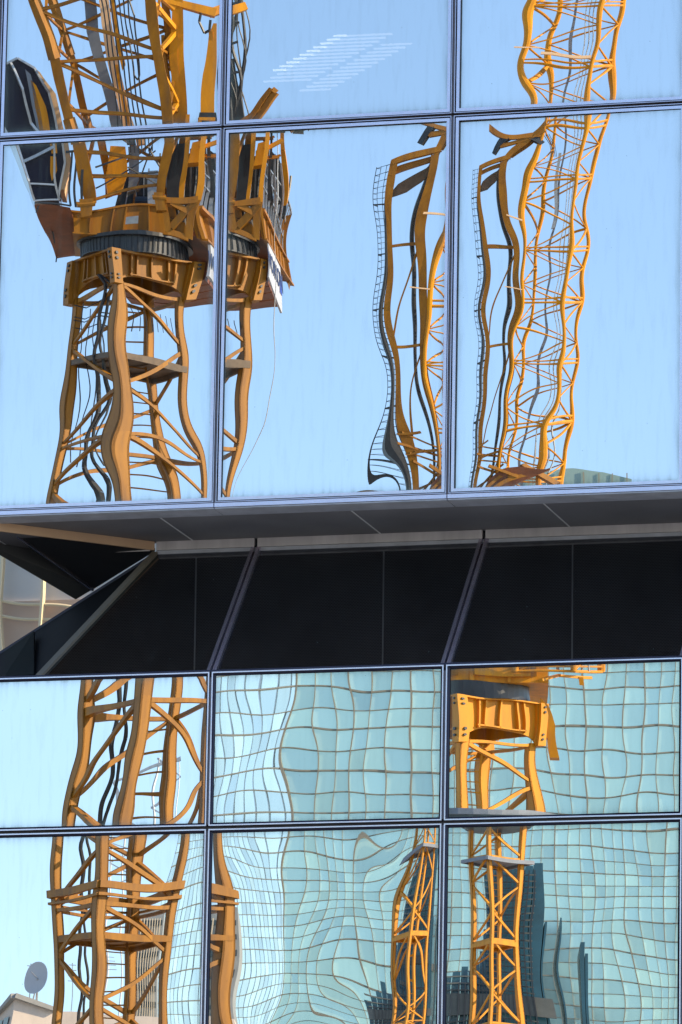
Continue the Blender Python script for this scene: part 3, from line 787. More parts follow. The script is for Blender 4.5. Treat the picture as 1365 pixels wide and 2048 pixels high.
# slewing ring
mb = MB(True)
mb.tube(cA + [0, 0, zc1 + .0], cA + [0, 0, zc1 + .34], 1.18, 48)
mb.tube(cA + [0, 0, zc1 + .34], cA + [0, 0, zc1 + .42], 1.30, 48)
ring = mb.build('slewing_ring', M['dark'], crA, OA)
mb = MB(True)
for i in range(60):
    a = 2 * math.pi * i / 60
    e = np.array([math.cos(a), math.sin(a), 0])
    mb.tube(cA + e * 1.2 + [0, 0, zc1 + .02], cA + e * 1.2 + [0, 0, zc1 + .36], .012, 5)
mb.build('ring_bolt', M['dark'], ring, OA)['kind'] = 'stuff'
# deck beam: front face frontal to the facade
mb = MB(True)
zd0 = zc1 + .42; zd1 = LA.z(408)
fl, fr = LA.p(-1.05, .25, 0), LA.p(1.12, .25, 0)
mb.box8((fl + fr) / 2 + ED * 1.2 + [0, 0, (zd0 + zd1) / 2], (fr - fl) / 2, ED * 1.2, (0, 0, (zd1 - zd0) / 2))
mb.box8((fl + fr) / 2 + ED * 1.2 + [0, 0, zd1 + .02], (fr - fl) / 2 * 1.05, ED * 1.26, (0, 0, .025))
mb.box8((fl + fr) / 2 + ED * 1.2 + [0, 0, zd0 - .01], (fr - fl) / 2 * 1.03, ED * 1.23, (0, 0, .02))
for t in (-.62, -.12, .12, .62): mb.box8((fl + fr) / 2 + (fr - fl) / 2 * t - ED * .03 + [0, 0, (zd0 + zd1) / 2], ER * .015, ED * .035, (0, 0, (zd1 - zd0) / 2 - .02))
deck = mb.build('deck_beam', M['yellow'], crA, OA)
mb = MB(True)
plate(LA, [(250, 443), (273, 443), (273, 455), (250, 455)], .02, .20, mb); mb.build('data_plate', M['steel'], deck, OA)
# right bracket with gusset
mb = MB(True)
for seg in (((331, 408), (331, 468)), ((331, 408), (390, 402)), ((388, 402), (368, 476)), ((331, 468), (368, 476)), ((338, 460), (388, 408)), ((345, 410), (378, 425))):
    bars(LA, [tuple((x, y, .1) for x, y in seg)], .10, mb, .14)
plate(LA, [(331, 440), (368, 446), (368, 476), (331, 470)], .05, .18, mb)
plate(LA, [(331, 410), (352, 409), (352, 440), (331, 440)], .05, .22, mb)
mb.build('bracket', M['yellow'], crA, OA)
for x in (168, 322):
    mb = MB(True)
    plate(LA, [(x - 12, 392), (x + 10, 390), (x + 12, 428), (x - 10, 432)], .25, -.05, mb)
    mb.tube(S(x - 16, 404, DA - .0), S(x + 16, 403, DA - .0), .07, 10)
    mb.build('jib_hinge', M['yellow'], crA, OA)
# rear machinery deck running away to the right
a0, a1 = LA.p(1.15, .6, 0), LA.p(1.95, .3, 0)
b0, b1 = LA.p(1.55, 7.4, 0), LA.p(2.55, 7.4, 0)
mb = MB(True)
zb = zd0 + .12
mb.prism([LA.p(-1.0, 2.4, zb), LA.p(1.75, .5, zb), LA.p(2.38, 5.5, zb), LA.p(-.1, 5.5, zb)], np.array([0, 0, .12]))
mb.build('machinery_deck', M['rust'], crA, OA)
mb = MB(True)
e0, e1 = LA.p(1.78, .5, 0), LA.p(2.42, 5.5, 0)
ev = e1 - e0; el = np.linalg.norm(ev); evn = ev / el; eo = np.cross(evn, EZ); eo = eo if eo @ ER > 0 else -eo
mb.prism([e0 + [0, 0, zb - .05], e0 + [0, 0, zb + .62], e1 + [0, 0, zb + .62], e1 + [0, 0, zb - .05]], -eo * .08)
for t in np.linspace(0, 1, 9): mb.bar(e0 + ev * t + eo * .02 + [0, 0, zb - .05], e0 + ev * t + eo * .02 + [0, 0, zb + .62], .05)
for z in (zb - .05, zb + .62): mb.bar(e0 + eo * .03 + [0, 0, z], e1 + eo * .03 + [0, 0, z], .10, .06)
mb.build('side_girder', M['yellow'], crA, OA)
mb = MB(True)
for t in np.linspace(0.02, 1, 15):
    mb.bar(e0 + ev * t + [0, 0, zb + .6], e0 + ev * t + [0, 0, zb + 1.75], .035)
for z in (1.15, 1.45, 1.75): mb.bar(e0 + [0, 0, zb + z], e1 + [0, 0, zb + z], .035)
f0, f1 = LA.p(-.1, 5.5, 0), e1
for t in np.linspace(0, 1, 6): mb.bar(f0 + (f1 - f0) * t + [0, 0, zb + .1], f0 + (f1 - f0) * t + [0, 0, zb + 1.6], .035)
mb.build('railing', M['steel'], crA, OA)
mb = MB(True)
for (u, k, w, dd_, z0_, h, m_) in ((1.15, 3.0, .5, .7, .12, 1.5, 'dark'), (1.45, 4.8, .6, .6, .12, 1.2, 'dark'), (.3, 3.2, .45, .6, .12, 1.9, 'dark'), (1.2, 1.5, .22, .3, 1.2, .45, 'yellow_sunlit'), (.7, 4.4, .5, .6, .12, 1.1, 'greyband'), (1.9, 4.9, .4, .5, .12, 1.35, 'yellow'), (.55, 4.9, .6, .4, .12, 1.0, 'yellow')):
    mb.box8(LA.p(u, k, zb + z0_ + h / 2), ER * w, ED * dd_, (0, 0, h / 2), m_)
    for t in (-.5, 0, .5): mb.box8(LA.p(u + w * t, k - dd_ - .015, zb + z0_ + h / 2), ER * .015, ED * .015, (0, 0, h / 2 * .9), 'steel')
for u, k in ((.75, 2.2), (1.4, 3.9)):
    mb.tube(LA.p(u - .45, k, zb + .75), LA.p(u + .45, k, zb + .75), .42, 24, m='dark'); mb.tube(LA.p(u - .5, k, zb + .75), LA.p(u - .45, k, zb + .75), .55, 24, m='yellow'); mb.tube(LA.p(u + .45, k, zb + .75), LA.p(u + .5, k, zb + .75), .55, 24, m='yellow')
rr = random.Random(8)
for j in range(26):
    u_, k_ = rr.uniform(.5, 2.0), rr.uniform(1.2, 5.3)
    w_, h_ = rr.uniform(.05, .22), rr.uniform(.3, 1.6)
    mb.box8(LA.p(u_, k_, zb + .15 + h_ / 2), ER * w_, ED * rr.uniform(.05, .3), (0, 0, h_ / 2), rr.choice(['dark', 'dark', 'black', 'steel', 'yellow_sunlit']))
for j in range(14):
    u_, k_ = rr.uniform(.8, 2.2), rr.uniform(.8, 5.2)
    mb.tube(LA.p(u_, k_, zb + .2), LA.p(u_ + rr.uniform(-.3, .3), k_ + rr.uniform(-.5, .5), zb + rr.uniform(1.2, 2.4)), .025, 6, m=rr.choice(['steel', 'dark', 'white']))
mb.build('winch_machinery', None, crA, OA)
mb = MB(True)
plate(LA, [(424, 428), (449, 431), (447, 560), (440, 578), (431, 520), (428, 470)], .5, 5.3, mb, 'yellow')
plate(LA, [(360, 318), (392, 300), (404, 340), (410, 402), (372, 404)], .3, 2.2, mb, 'dark')
plate(LA, [(402, 300), (418, 322), (430, 380), (436, 430), (420, 420), (406, 372)], .25, 3.6, mb, 'dark')
for a, b in (((386, 288), (392, 404)), ((398, 292), (404, 404)), ((410, 310), (414, 420)), ((420, 330), (428, 440)), ((376, 300), (380, 400))):
    bars(LA, [((*a, 1.6), (*b, 2.2))], .03, mb, m='steel')
mb.build('machinery_house', None, crA, OA)
# hanging counterweight slabs and banner
mb = MB(True)
for t in (.56, .68, .80, .92):
    c = e0 + ev * t - eo * 1.3 + [0, 0, zb - .30]
    mb.box8(c, eo * 1.0, evn * .26, (0, 0, .28))
mb.build('counterweight', M['rust'], crA, OA)
# banner on the outer face, real lettering (reads reversed in the mirror)
bs, bt = .06, .56
q0, q1 = e0 + ev * bs, e0 + ev * bt
mb = MB(True); zb0, zb1 = zb - 1.20, zb - .05
mb.prism([q0 + eo * .06 + [0, 0, zb0 + .15], q0 + eo * .06 + [0, 0, zb1], q1 + eo * .06 + [0, 0, zb1 - .1], q1 + eo * .06 + [0, 0, zb0]], -eo * .04)
ban = mb.build('banner', M['banner'], crA, OA)
mb = MB(True)
plate(LA, [(76, 410), (135, 409), (140, 425), (150, 478), (150, 516), (106, 519), (86, 470)], .0, 0, mb) if False else None
def text_mesh(txt, size, origin_v, xdir_v, m, parent, name='lettering'):
    cu = bpy.data.curves.new(name, 'FONT'); cu.body = txt; cu.size = size; cu.extrude = .004; cu.align_x = 'CENTER'; cu.align_y = 'CENTER'
    cu.offset = .012 * size
    tmp = bpy.data.objects.new(name, cu); COL.objects.link(tmp)
    bpy.context.view_layer.update()
    me = bpy.data.meshes.new_from_object(tmp.evaluated_get(bpy.context.evaluated_depsgraph_get()))
    bpy.data.objects.remove(tmp)
    x = Vector(yflip(xdir_v)).normalized(); z = Vector((0, 0, 1)); n = x.cross(z)   # n: toward reader = x cross up
    o_ = Vector(yflip(origin_v)) - Vector(OA)
    mtx = Matrix(((x[0], z[0], n[0], o_[0]), (x[1], z[1], n[1], o_[1]), (x[2], z[2], n[2], o_[2]), (0, 0, 0, 1)))
    me.transform(mtx); me.name = name; me.materials.clear(); me.materials.append(m)
    ob = bpy.data.objects.new(name, me); COL.objects.link(ob); ob.parent = parent
    return ob
qc = e0 + ev * (bs + bt) / 2 + eo * .075
text_mesh('MORROW', .66, qc + evn * -.12 + [0, 0, (zb0 + zb1) / 2 + .02], -evn, M['navy'], ban)
mb = MB(True)
for j in range(3):
    c = e0 + ev * (bt - .035) + eo * .07 + evn * (.05 - .12 * j) + [0, 0, (zb0 + zb1) / 2 - .05]
    mb.prism([c + [0, 0, -.22], c + evn * .07 + [0, 0, -.22], c + evn * .0 + [0, 0, .22 - .1 * j]], eo * .01)
mb.build('banner_mark', M['blue'], ban, OA)
# cab on the left
mb = MB(True)
cabp = [(8, 132), (33, 118), (68, 138), (98, 188), (114, 250), (130, 318), (122, 398), (76, 402), (58, 345), (30, 288), (8, 246), (-6, 190)]
plate(LA, cabp, 1.5, .1, mb); cab = mb.build('cab', M['cabglass'], crA, OA)
mb = MB(True)
fr = [[(8, 132), (33, 118), (68, 138), (98, 188), (114, 250), (130, 318), (122, 398), (76, 402), (58, 345), (30, 288), (8, 246)], [(18, 128), (45, 180), (68, 245), (104, 288), (112, 340), (124, 396)],
      [(42, 308), (106, 290)], [(62, 352), (114, 360)]]
for l in fr:
    bars(LA, [((a[0], a[1], .02), (b[0], b[1], .02)) for a, b in zip(l[:-1], l[1:])], .055, mb, .05)
mb.build('cab_frame', M['steel'], cab, OA)
mb = MB(True)
plate(LA, [(68, 138), (80, 146), (112, 190), (126, 250), (142, 318), (134, 372), (126, 372), (128, 318), (114, 250), (96, 186)], 1.4, .15, mb, 'tan')
plate(LA, [(60, 160), (72, 172), (92, 215), (104, 262), (112, 300), (100, 300), (86, 262), (72, 215)], .03, .04, mb, 'yellow_sunlit')
plate(LA, [(48, 140), (60, 150), (80, 215), (92, 262), (82, 262), (66, 212)], .03, .04, mb, 'greyband')
plate(LA, [(98, 304), (110, 306), (116, 330), (108, 350), (102, 330)], .03, .04, mb, 'yellow_sunlit')
mb.build('cab_panel', None, cab, OA)
mb = MB(True)
plate(LA, [(76, 412, 0), (140, 412, 0), (152, 470, 2.2), (152, 516, 3.0), (108, 519, 3.0), (88, 470, 1.5)], .2, 0, mb)
mb.build('cab_platform', M['rust'], crA, OA)
mb = MB(True)
bars(LA, [((76, 408), (142, 408)), ((142, 408), (142, 300)), ((130, 300), (160, 298)), ((150, 300), (150, 410)), ((160, 300), (160, 410))], .04, mb)
bars(LA, [((84, 415, 0), (80, 434, 0)), ((100, 470, 1.5), (102, 492, 1.5)), ((109, 518, 3), (109, 530, 3))], .03, mb)
mb.build('cab_railing', M['dark'], crA, OA)
# jib: two front chords, two back chords
JL = [(176, 404, .2), (152, 285, .0), (139, 240, -.1), (108, 120, -.3), (72, 0, -.5), (30, -140, -.8)]
JR = [(326, 396, .2), (338, 285, .0), (334, 245, -.1), (322, 120, -.3), (302, 0, -.5), (280, -140, -.8)]
mb = MB(True)
bk = 1.9
def off(P, dx, dy, dk): return [(x + dx, y + dy, k + dk) for x, y, k in P]
JLb, JRb = off(JL, 34, -8, bk), off(JR, 26, -8, bk)
for P_, w in ((JL, .20), (JR, .20), (JLb, .15), (JRb, .15)):
    bars(LA, list(zip(P_[:-1], P_[1:])), w, mb, w * 1.1)
def at(P, y):
    for a, b in zip(P[:-1], P[1:]):
        if b[1] <= y <= a[1]:
            t = (a[1] - y) / (a[1] - b[1]); return tuple(a[i] + (b[i] - a[i]) * t for i in range(3))
    return P[-1]
ys = [396, 300, 255, 218, 140, 118, 30, -60]
for i, (ya, yb) in enumerate(((395, 372), (300, 318), (128, 112), (128, 222), (20, 98), (20, -50), (222, 238), (345, 355))):
    bars(LA, [(at(JL, ya), at(JR, yb))], .075, mb)
for a, b in ((235, 130), (130, 60), (60, -30), (340, 250)):
    bars(LA, [(at(JLb, a), at(JRb, b)), (at(JRb, a), at(JLb, b))], .06, mb)
    bars(LA, [(at(JR, a), at(JRb, b)), (at(JRb, b - 20), at(JR, b - 40)), (at(JL, a), at(JLb, b)), (at(JLb, b), at(JL, b - 50))], .06, mb)
chord = mb.build('jib', M['yellow'], crA, OA)
mb = MB(True)
plate(LA, [(262, 285), (248, 240), (228, 150), (205, 40), (196, -40), (216, -40), (226, 40), (250, 150), (270, 240), (284, 285)], .1, 1.2, mb, 'tan')
plate(LA, [(240, 285), (224, 240), (204, 160), (176, 60), (166, -40), (190, -40), (200, 60), (228, 160), (248, 240), (260, 285)], .1, 1.5, mb, 'greyband')
plate(LA, [(272, 285), (262, 220), (244, 130), (236, 130), (256, 240), (262, 290)], .1, 1.0, mb, 'yellow_sunlit')
plate(LA, [(206, 392), (194, 350), (204, 290), (236, 290), (240, 340), (232, 392)], .12, 1.0, mb, 'yellow_sunlit')
plate(LA, [(246, 392), (242, 290), (268, 286), (272, 385)], .3, 1.4, mb, 'greyband')
plate(LA, [(222, 0), (232, 60), (252, 140), (258, 130), (240, 50), (230, -20)], .06, .9, mb, 'yellow_sunlit')
mb.build('luffing_gear', None, crA, OA)
mb = MB(True)
for j in range(7):
    x = 228 + 9 * j
    rope(LA, [(x + 20, 300, .8), (x - 2, 120, .6), (x - 22, 0, .4), (x - 50, -140, 0)], .018, mb, 5)
rope(LA, [(262, 60, .5), (275, 150, .5), (282, 160, .5), (285, 150, .5), (276, 30, .5), (250, -30, .4)], .02, mb, 5)
for (a, b) in (((180, 370), (310, 300)), ((178, 330), (250, 302)), ((190, 350), (325, 345)), ((240, 330), (320, 372)), ((300, 290), (262, 392)), ((290, 290), (330, 340))):
    bars(LA, [((*a, .6), (*b, .9))], .035, mb)
mb.build('hoist_rope', M['dark'], crA, OA)
# upright luffing mast (a-frame) on the right with its bright post
mb = MB(True)
plate(LA, [(398, 228), (404, 140), (416, 70), (426, 46), (432, 46), (428, 236), (400, 240)], .35, 1.0, mb)
bars(LA, [((336, 4, 1.0), (430, 28, 1.0)), ((420, 28, 1.0), (470, 10, 1.2)), ((320, -10, 1), (352, 20, 1)), ((352, 20, 1), (350, 250, 1.3)), ((360, 0, 1), (364, 250, 1.3))], .17, mb)
bars(LA, [((310, 10, .4), (352, 60, 1)), ((352, 68, 1), (328, 95, .4)), ((326, 140, .4), (350, 205, 1)), ((350, 208, 1), (332, 240, .4))], .09, mb)
bars(LA, [((420, 60, 1.0), (424, 300, 1.6)), ((424, 300, 1.6), (430, 410, 2.4)), ((396, 240, 1), (390, 405, .8)), ((390, 300, 1), (425, 280, 1)), ((372, 232, 1), (366, 400, 1))], .09, mb)
aframe = mb.build('a_frame', M['yellow_sunlit'], crA, OA)
mb = MB(True)
plate(LA, [(396, 226), (432, 224), (434, 244), (392, 246)], .45, .95, mb, 'dark'); plate(LA, [(394, 238), (430, 236), (430, 244), (394, 245)], .46, .93, mb, 'yellow_sunlit')
rope(LA, [(404, 28, .9), (400, 45, .9), (408, 66, .9), (418, 60, .9), (421, 40, .9)], .03, mb, 5, m='dark')
bars(LA, [((340, 262, 1.2), (430, 262, 1.2)), ((342, 300, 1.4), (344, 400, 1.6)), ((352, 280, 1.4), (356, 400, 1.6)), ((402, 262, 1.4), (404, 400, 1.6))], .05, mb, m='dark')
plate(LA, [(345, 290), (372, 286), (366, 400), (340, 402)], .4, 1.5, mb, 'dark'); plate(LA, [(378, 286), (398, 280), (392, 330), (372, 332)], .4, 1.2, mb, 'yellow_sunlit')
mb.build('sheave_block', None, aframe, OA)
# stub arms sticking out on the right
mb = MB(True)
for dx, dy in ((0, 0), (2, 92), (14, 132)):
    k_ = 1.5
    if dy == 0:
        bars(LA, [((474, 244, k_), (522, 178, k_)), ((484, 250, k_), (530, 186, k_)), ((522, 178, k_), (530, 186, k_))], .11, mb)
        for t in range(5): bars(LA, [((474 + 10 * t, 244 - 13 * t, k_), (488 + 9 * t, 244 - 13 * t, k_))], .05, mb)
        bars(LA, [((440, 262, k_), (500, 216, k_))], .09, mb)
    else:
        bars(LA, [((372 + dx, 185 + dy, k_), (404 + dx, 184 + dy, k_))], .08, mb); bars(LA, [((385 + dx, 190 + dy, k_), (406 + dx, 180 + dy, k_))], .05, mb)
bars(LA, [((338, 30, 1), (338, 240, 1.4)), ((330, 70, 1), (344, 230, 1.4))], .07, mb)
mb.build('service_arm', M['yellow'], crA, OA)
mb = MB(True)
for j in range(8):
    rope(LA, [(440 + 4.5 * j + 5 * math.sin(y / 30.0 + j * .8) * (1 + j % 2), y, 1.5 + .1 * j) for y in range(-60, 262, 20)], .016 + .02 * (j % 3 == 0), mb, 5)
plate(LA, [(438, 120), (452, 116), (456, 160), (468, 230), (470, 262), (446, 262), (440, 200)], .2, 1.8, mb)
for y in (10, 48, 92, 150): bars(LA, [((438, y, 1.6), (458, y - 6, 1.6))], .05, mb)
mb.build('pendant_cable', M['dark'], crA, OA)
mb = MB(True)
rope(LA, [(409, 183, 1.5), (415, 300, 1.5), (417, 420, 1.5), (413, 560, 1.5), (408, 700, 1.5), (392, 850, 1.5), (372, 960, 1.5), (360, 1200, 1.5)], .009, mb, 4)
mb.build('tag_line', M['steel'], crA, OA)

# ---------------- far crane
LB = Local(622, 1500, DBc)
OB = yflip(LB.p(.3, 1.3, GZ))
crB = empty('tower_crane', OB, 'far orange luffing tower crane with tall caged ladder frame, reflected in the right panes', 'tower crane')
s_ = LB.s
ulB, klB, urB, krB = -50 / s_, 1.56, 75 / s_, 1.04
zc0, zc1 = LB.z(yl(1475)), LB.z(yl(1390))
mast(LB, crB, OB, ulB, klB, urB, krB, zc0 + .04, 1.18, .20, M['yellow_sunlit'])
cenB = collar(LB, crB, OB, ulB, klB, urB, krB, zc0 - .02, zc1, M['yellow_sunlit'], .08)
cB = LB.p(cenB[0], cenB[1], 0)
mb = MB(True)
plate(LB, [(698, yl(1392)), (706, yl(1410)), (716, yl(1450)), (717, yl(1512)), (709, yl(1514)), (708, yl(1475)), (697, yl(1470))], .4, krB - .1, mb)
mb.build('climbing_bracket', M['yellow_sunlit'], crB, OB)
for yp, w, mm in ((1722, 1.25, 'greyband'), (1890, .95, 'yellow_sunlit')):
    mb = MB(True); zp = LB.z(yp)
    c4 = [cB + (LB.p(u, k, 0) - LB.p(cenB[0], cenB[1], 0)) * w for u, k in ((0, 0), (urB, krB), (ulB + urB, klB + krB), (ulB, klB))]
    mb.prism([c + [0, 0, zp] for c in c4], np.array([0, 0, .06]))
    for i in range(4): mb.bar(c4[i] + [0, 0, zp - .04], c4[(i + 1) % 4] + [0, 0, zp - .04], .10, .16)
    mb.build('platform', M[mm], crB, OB)
mb = MB(True)
zp = LB.z(yl(1640))
mb.tube(cB + [0, 0, zp], cB + [0, 0, zp + .16], 1.7, 32, m='greyband'); mb.tube(cB + [0, 0, zp - .12], cB + [0, 0, zp - .01], 1.5, 32, m='dark')
mb.build('round_platform', None, crB, OB)
mb = MB(True)
mb.tube(cB + [0, 0, zc1], cB + [0, 0, zc1 + .5], 1.15, 40)
mb.build('slewing_ring', M['dark'], crB, OB)
zk = zc1 + .5
mb = MB(True)
mb.box8(cB + ER * .1 + ED * 1.5 + [0, 0, zk + .45], ER * 1.45, ED * 2.6, (0, 0, .45))
for t in (-1, -.5, .2, .9): mb.box8(cB + ER * (-.2 + t) - ED * 1.13 + [0, 0, zk + .45], ER * .04, ED * .06, (0, 0, .45))
mb.box8(cB + ER * .6 - ED * 1.2 + [0, 0, zk + .5], ER * .55, ED * .2, (0, 0, .3))
mb.build('deck_beam', M['yellow_sunlit'], crB, OB)
mb = MB(True)
mb.box8(cB + ER * .3 + ED * 4 + [0, 0, zk + .1], ER * 1.1, ED * 4.0, (0, 0, .08)); mb.build('machinery_deck', M['rust'], crB, OB)
mb = MB(True)
bars(LB, [((700, yl(1350), 0), (722, yl(1334), 1)), ((744, yl(1336), .8), (744, yl(1356), .8)), ((722, yl(1336), .5), (752, yl(1337), 1))], .09, mb)
mb.build('side_arm', M['yellow_sunlit'], crB, OB)
# tall frame with ladder
ybot = yl(1340)
FLp = [(614, ybot, .3), (612, 985, .2), (616, 700, .1), (619, 350, 0), (622, 322, 0)]
FRp = [(690, ybot, .3), (677, 985, .2), (680, 700, .1), (683, 310, 0)]
mb = MB(True)
bars(LB, list(zip(FLp[:-1], FLp[1:])), .24, mb, .30); bars(LB, list(zip(FRp[:-1], FRp[1:])), .17, mb, .24)
bars(LB, [((618, 326, 0), (690, 298, 0)), ((618, 345, .2), (685, 318, .2))], .24, mb)
bars(LB, [((683, 310, 0), (700, 258, 0)), ((690, 300, .3), (706, 262, .3)), ((664, 246, 0), (712, 262, 0)), ((700, 258, 0), (716, 244, 0)), ((676, 272, 0), (716, 254, 0))], .17, mb)
afr = mb.build('a_frame', M['yellow'], crB, OB)
mb = MB(True)
for y in (495, 695, 900, 1100): bars(LB, [((618, y, .1), (682, y - 12, .1))], .12, mb)
for a, b in ((660, 500), (860, 700), (1060, 905)): bars(LB, [((618, a + 20, .1), (681, b - 20 + 10, .1))], .07, mb)
for y in (870, 905): bars(LB, [((610, y, 0), (700, y + 18, .6)), ((605, y + 5, 0), (640, y - 12, 0))], .07, mb)
bars(LB, [((560, 1000, .6), (690, 950, .6)), ((600, 1010, .4), (690, 925, .4)), ((612, 920, 0), (700, 960, .5)), ((600, 890, 0), (690, 905, .5))], .10, mb)
mb.build('brace', M['yellow'], afr, OB)
mb = MB(True)
plate(LB, [(620, 388), (632, 368), (672, 340), (684, 322), (686, 345), (670, 372), (650, 388), (622, 394)], .08, .4, mb); mb.build('head_plate', M['wood'], afr, OB)
mb = MB(True)
Lx = [(592, ybot, .2), (586, 985, .2), (586, 800, .2), (585, 500, .2), (588, 330, .2)]
def atx(P, y): return at(P, y)
for dx, dk in ((0, 0), (9, .35), (20, .35), (27, 0)):
    bars(LB, [((a[0] + dx, a[1], a[2] + dk), (b[0] + dx, b[1], b[2] + dk)) for a, b in zip(Lx[:-1], Lx[1:])], .022 if dx else .03, mb)
y = ybot - 10
i = 0
while y > 332:
    a = at(Lx, y)
    w = .05 if i % 8 == 0 else .018
    bars(LB, [((a[0], y, a[2]), (a[0] + 27, y - 4, a[2])), ((a[0], y, a[2]), (a[0] + 9, y + 2, a[2] + .35)), ((a[0] + 20, y - 2, a[2] + .35), (a[0] + 27, y - 4, a[2]))], w, mb)
    y -= 13; i += 1
mb.build('caged_ladder', M['dark'], afr, OB)
mb = MB(True)
for pts, r in (([(604, ybot, 0), (598, 985, 0), (600, 700, 0), (610, 450, 0), (618, 380, 0)], .10), ([(668, ybot, .5), (662, 985, .5), (664, 700, .5), (670, 500, .5), (678, 340, .5), (690, 290, .5)], .085)):
    rope(LB, pts, r, mb, 8)
for j in range(4): rope(LB, [(716 + 3 * j, 262, 0), (728 + 3 * j, 282, 0), (733 + 3 * j, 308, 0)], .012, mb, 4)
bars(LB, [((664, 290, 0), (676, 268, 0)), ((676, 268, 0), (684, 254, 0)), ((700, 262, 0), (716, 280, 0))], .16, mb)
mb.build('hydraulic_hose', M['dark'], afr, OB)
# jib of the far crane
def jl(x450, k): return [(x450 - (y - 450) * -.0, y, k) for y in ()]
FLj = [(674, yl(1322), 0), (680, 756, 0), (692, 561, 0), (701, 439, 0), (708, 332, 0), (715, 249, 0), (735, 0, 0), (745, -120, 0)]
FRj = [(738, yl(1322), 0), (743, 902, 0), (757, 731, 0), (769, 585, 0), (779, 439, 0), (787, 317, 0), (793, 239, 0), (813, 0, 0), (823, -120, 0)]
BLj = [(x + 22, y, k + 1.8) for x, y, k in FLj]; BRj = [(x + 22, y, k + 1.8) for x, y, k in FRj]
mb = MB(True)
for P_ in (FLj, FRj, BLj, BRj): mb.path([S(p[0], p[1], LB.d + p[2]) for p in P_], .07, 10)
ylist = list(np.arange(yl(1322), -120, -40.0))
for i, (ya, yb) in enumerate(zip(ylist[:-1], ylist[1:])):
    for P_, Q_ in ((FLj, FRj), (BLj, BRj), (FLj, BLj), (FRj, BRj)):
        a, b = (P_, Q_) if i % 2 == 0 else (Q_, P_)
        mb.tube(S(*at(a, ya)[:2], LB.d + at(a, ya)[2]), S(*at(b, yb)[:2], LB.d + at(b, yb)[2]), .032, 6)
    if i % 3 == 0:
        for P_, Q_ in ((FLj, FRj), (FRj, BRj), (BRj, BLj), (BLj, FLj)):
            p, q = at(P_, ya), at(Q_, ya); mb.tube(S(p[0], p[1], LB.d + p[2]), S(q[0], q[1], LB.d + q[2]), .05, 6)
            p, q = at(P_, ya - 8), at(Q_, ya - 8); mb.tube(S(p[0], p[1], LB.d + p[2]), S(q[0], q[1], LB.d + q[2]), .04, 6)
jb = mb.build('jib', M['yellow_sunlit'], crB, OB)
mb = MB(True)
plate(LB, [(632, 1010), (655, 965), (690, 938), (725, 930), (752, 940), (735, 955), (700, 985), (665, 1015)], .3, -.6, mb, 'rust')
bars(LB, [((648, 925, -.8), (715, 958, -.6)), ((700, 962, -.6), (742, 938, -.4)), ((660, 990, -.8), (730, 950, -.5)), ((628, 1000, -.8), (690, 955, -.5)), ((725, 925, -.4), (760, 975, -.2))], .16, mb, m='yellow')
mb.build('jib_foot_guard', None, jb, OB)
mb = MB(True)
duct = [(722, yl(1322)), (722, 950), (726, 800), (741, 600), (750, 450), (762, 250), (782, 0), (790, -120)]
for a, b in zip(duct[:-1], duct[1:]):
    mb.bar(S(a[0] - 2, a[1], LB.d + 1.2), S(b[0] - 2, b[1], LB.d + 1.2), .30, .08)
mb.build('walkway', M['greyband'], jb, OB)
mb = MB(True)
for dx in (14, 19, 24, 29):
    rope(LB, [(a[0] + dx, a[1], .9) for a in duct], .016, mb, 4)
mb.build('hoist_rope', M['steel'], jb, OB)
mb = MB(True)
bars(LB, [((748, 300, .2), (746, 450, .2))], .42, mb, .12); mb.build('sign_panel', M['steel'], jb, OB)
mb = MB(True)
for y, x0, x1 in ((108, 742, 800), (92, 718, 742), (430, 684, 702), (578, 660, 690)):
    bars(LB, [((x0, y, -.2), (x1, y + 4, -.2))], .12 if y == 108 else .05, mb)
mb.build('outrigger', M['tan'], jb, OB)

# ------------------------------------------------------------------ gridded glass tower
def glassy(name, col, rough=.18, metal=.75, var=.12, sc=.05):
    m = mat(name, col, rough, metal, .6, var, sc)
    nt = m.node_tree; b = nt.nodes['Principled BSDF']
    src = b.inputs['Base Color'].links[0].from_socket
    at_ = nt.nodes.new('ShaderNodeAttribute'); at_.attribute_name = 'cell_tint'
    mx = nt.nodes.new('ShaderNodeVectorMath'); mx.operation = 'SCALE'
    nt.links.new(src, mx.inputs[0]); nt.links.new(at_.outputs['Fac'], mx.inputs['Scale']); nt.links.new(mx.outputs[0], b.inputs['Base Color'])
    return m
M['teal'] = glassy('teal_curtain_glass', (0.66, 0.85, 0.76), metal=.7, var=.2, sc=.03)
M['pale'] = glassy('pale_curtain_glass', (0.80, 0.85, 0.78))
M['mull'] = mat('brown_grey_mullion', (0.24, 0.22, 0.17), .6)
M['mulltan'] = mat('tan_transom', (0.75, 0.60, 0.40), .6)
M['mullblue'] = mat('blue_grey_mullion', (0.74, 0.86, 0.88), .5)
LC = Local(396, 1850, DC)
sC = LC.s
OC = yflip(LC.p(10, 10, GZ))
gt = empty('gridded_glass_tower', OC, 'pale teal glass tower with a grid of brown mullions, reflected in the lower right panes', 'tower')
ztC = LC.z(985)
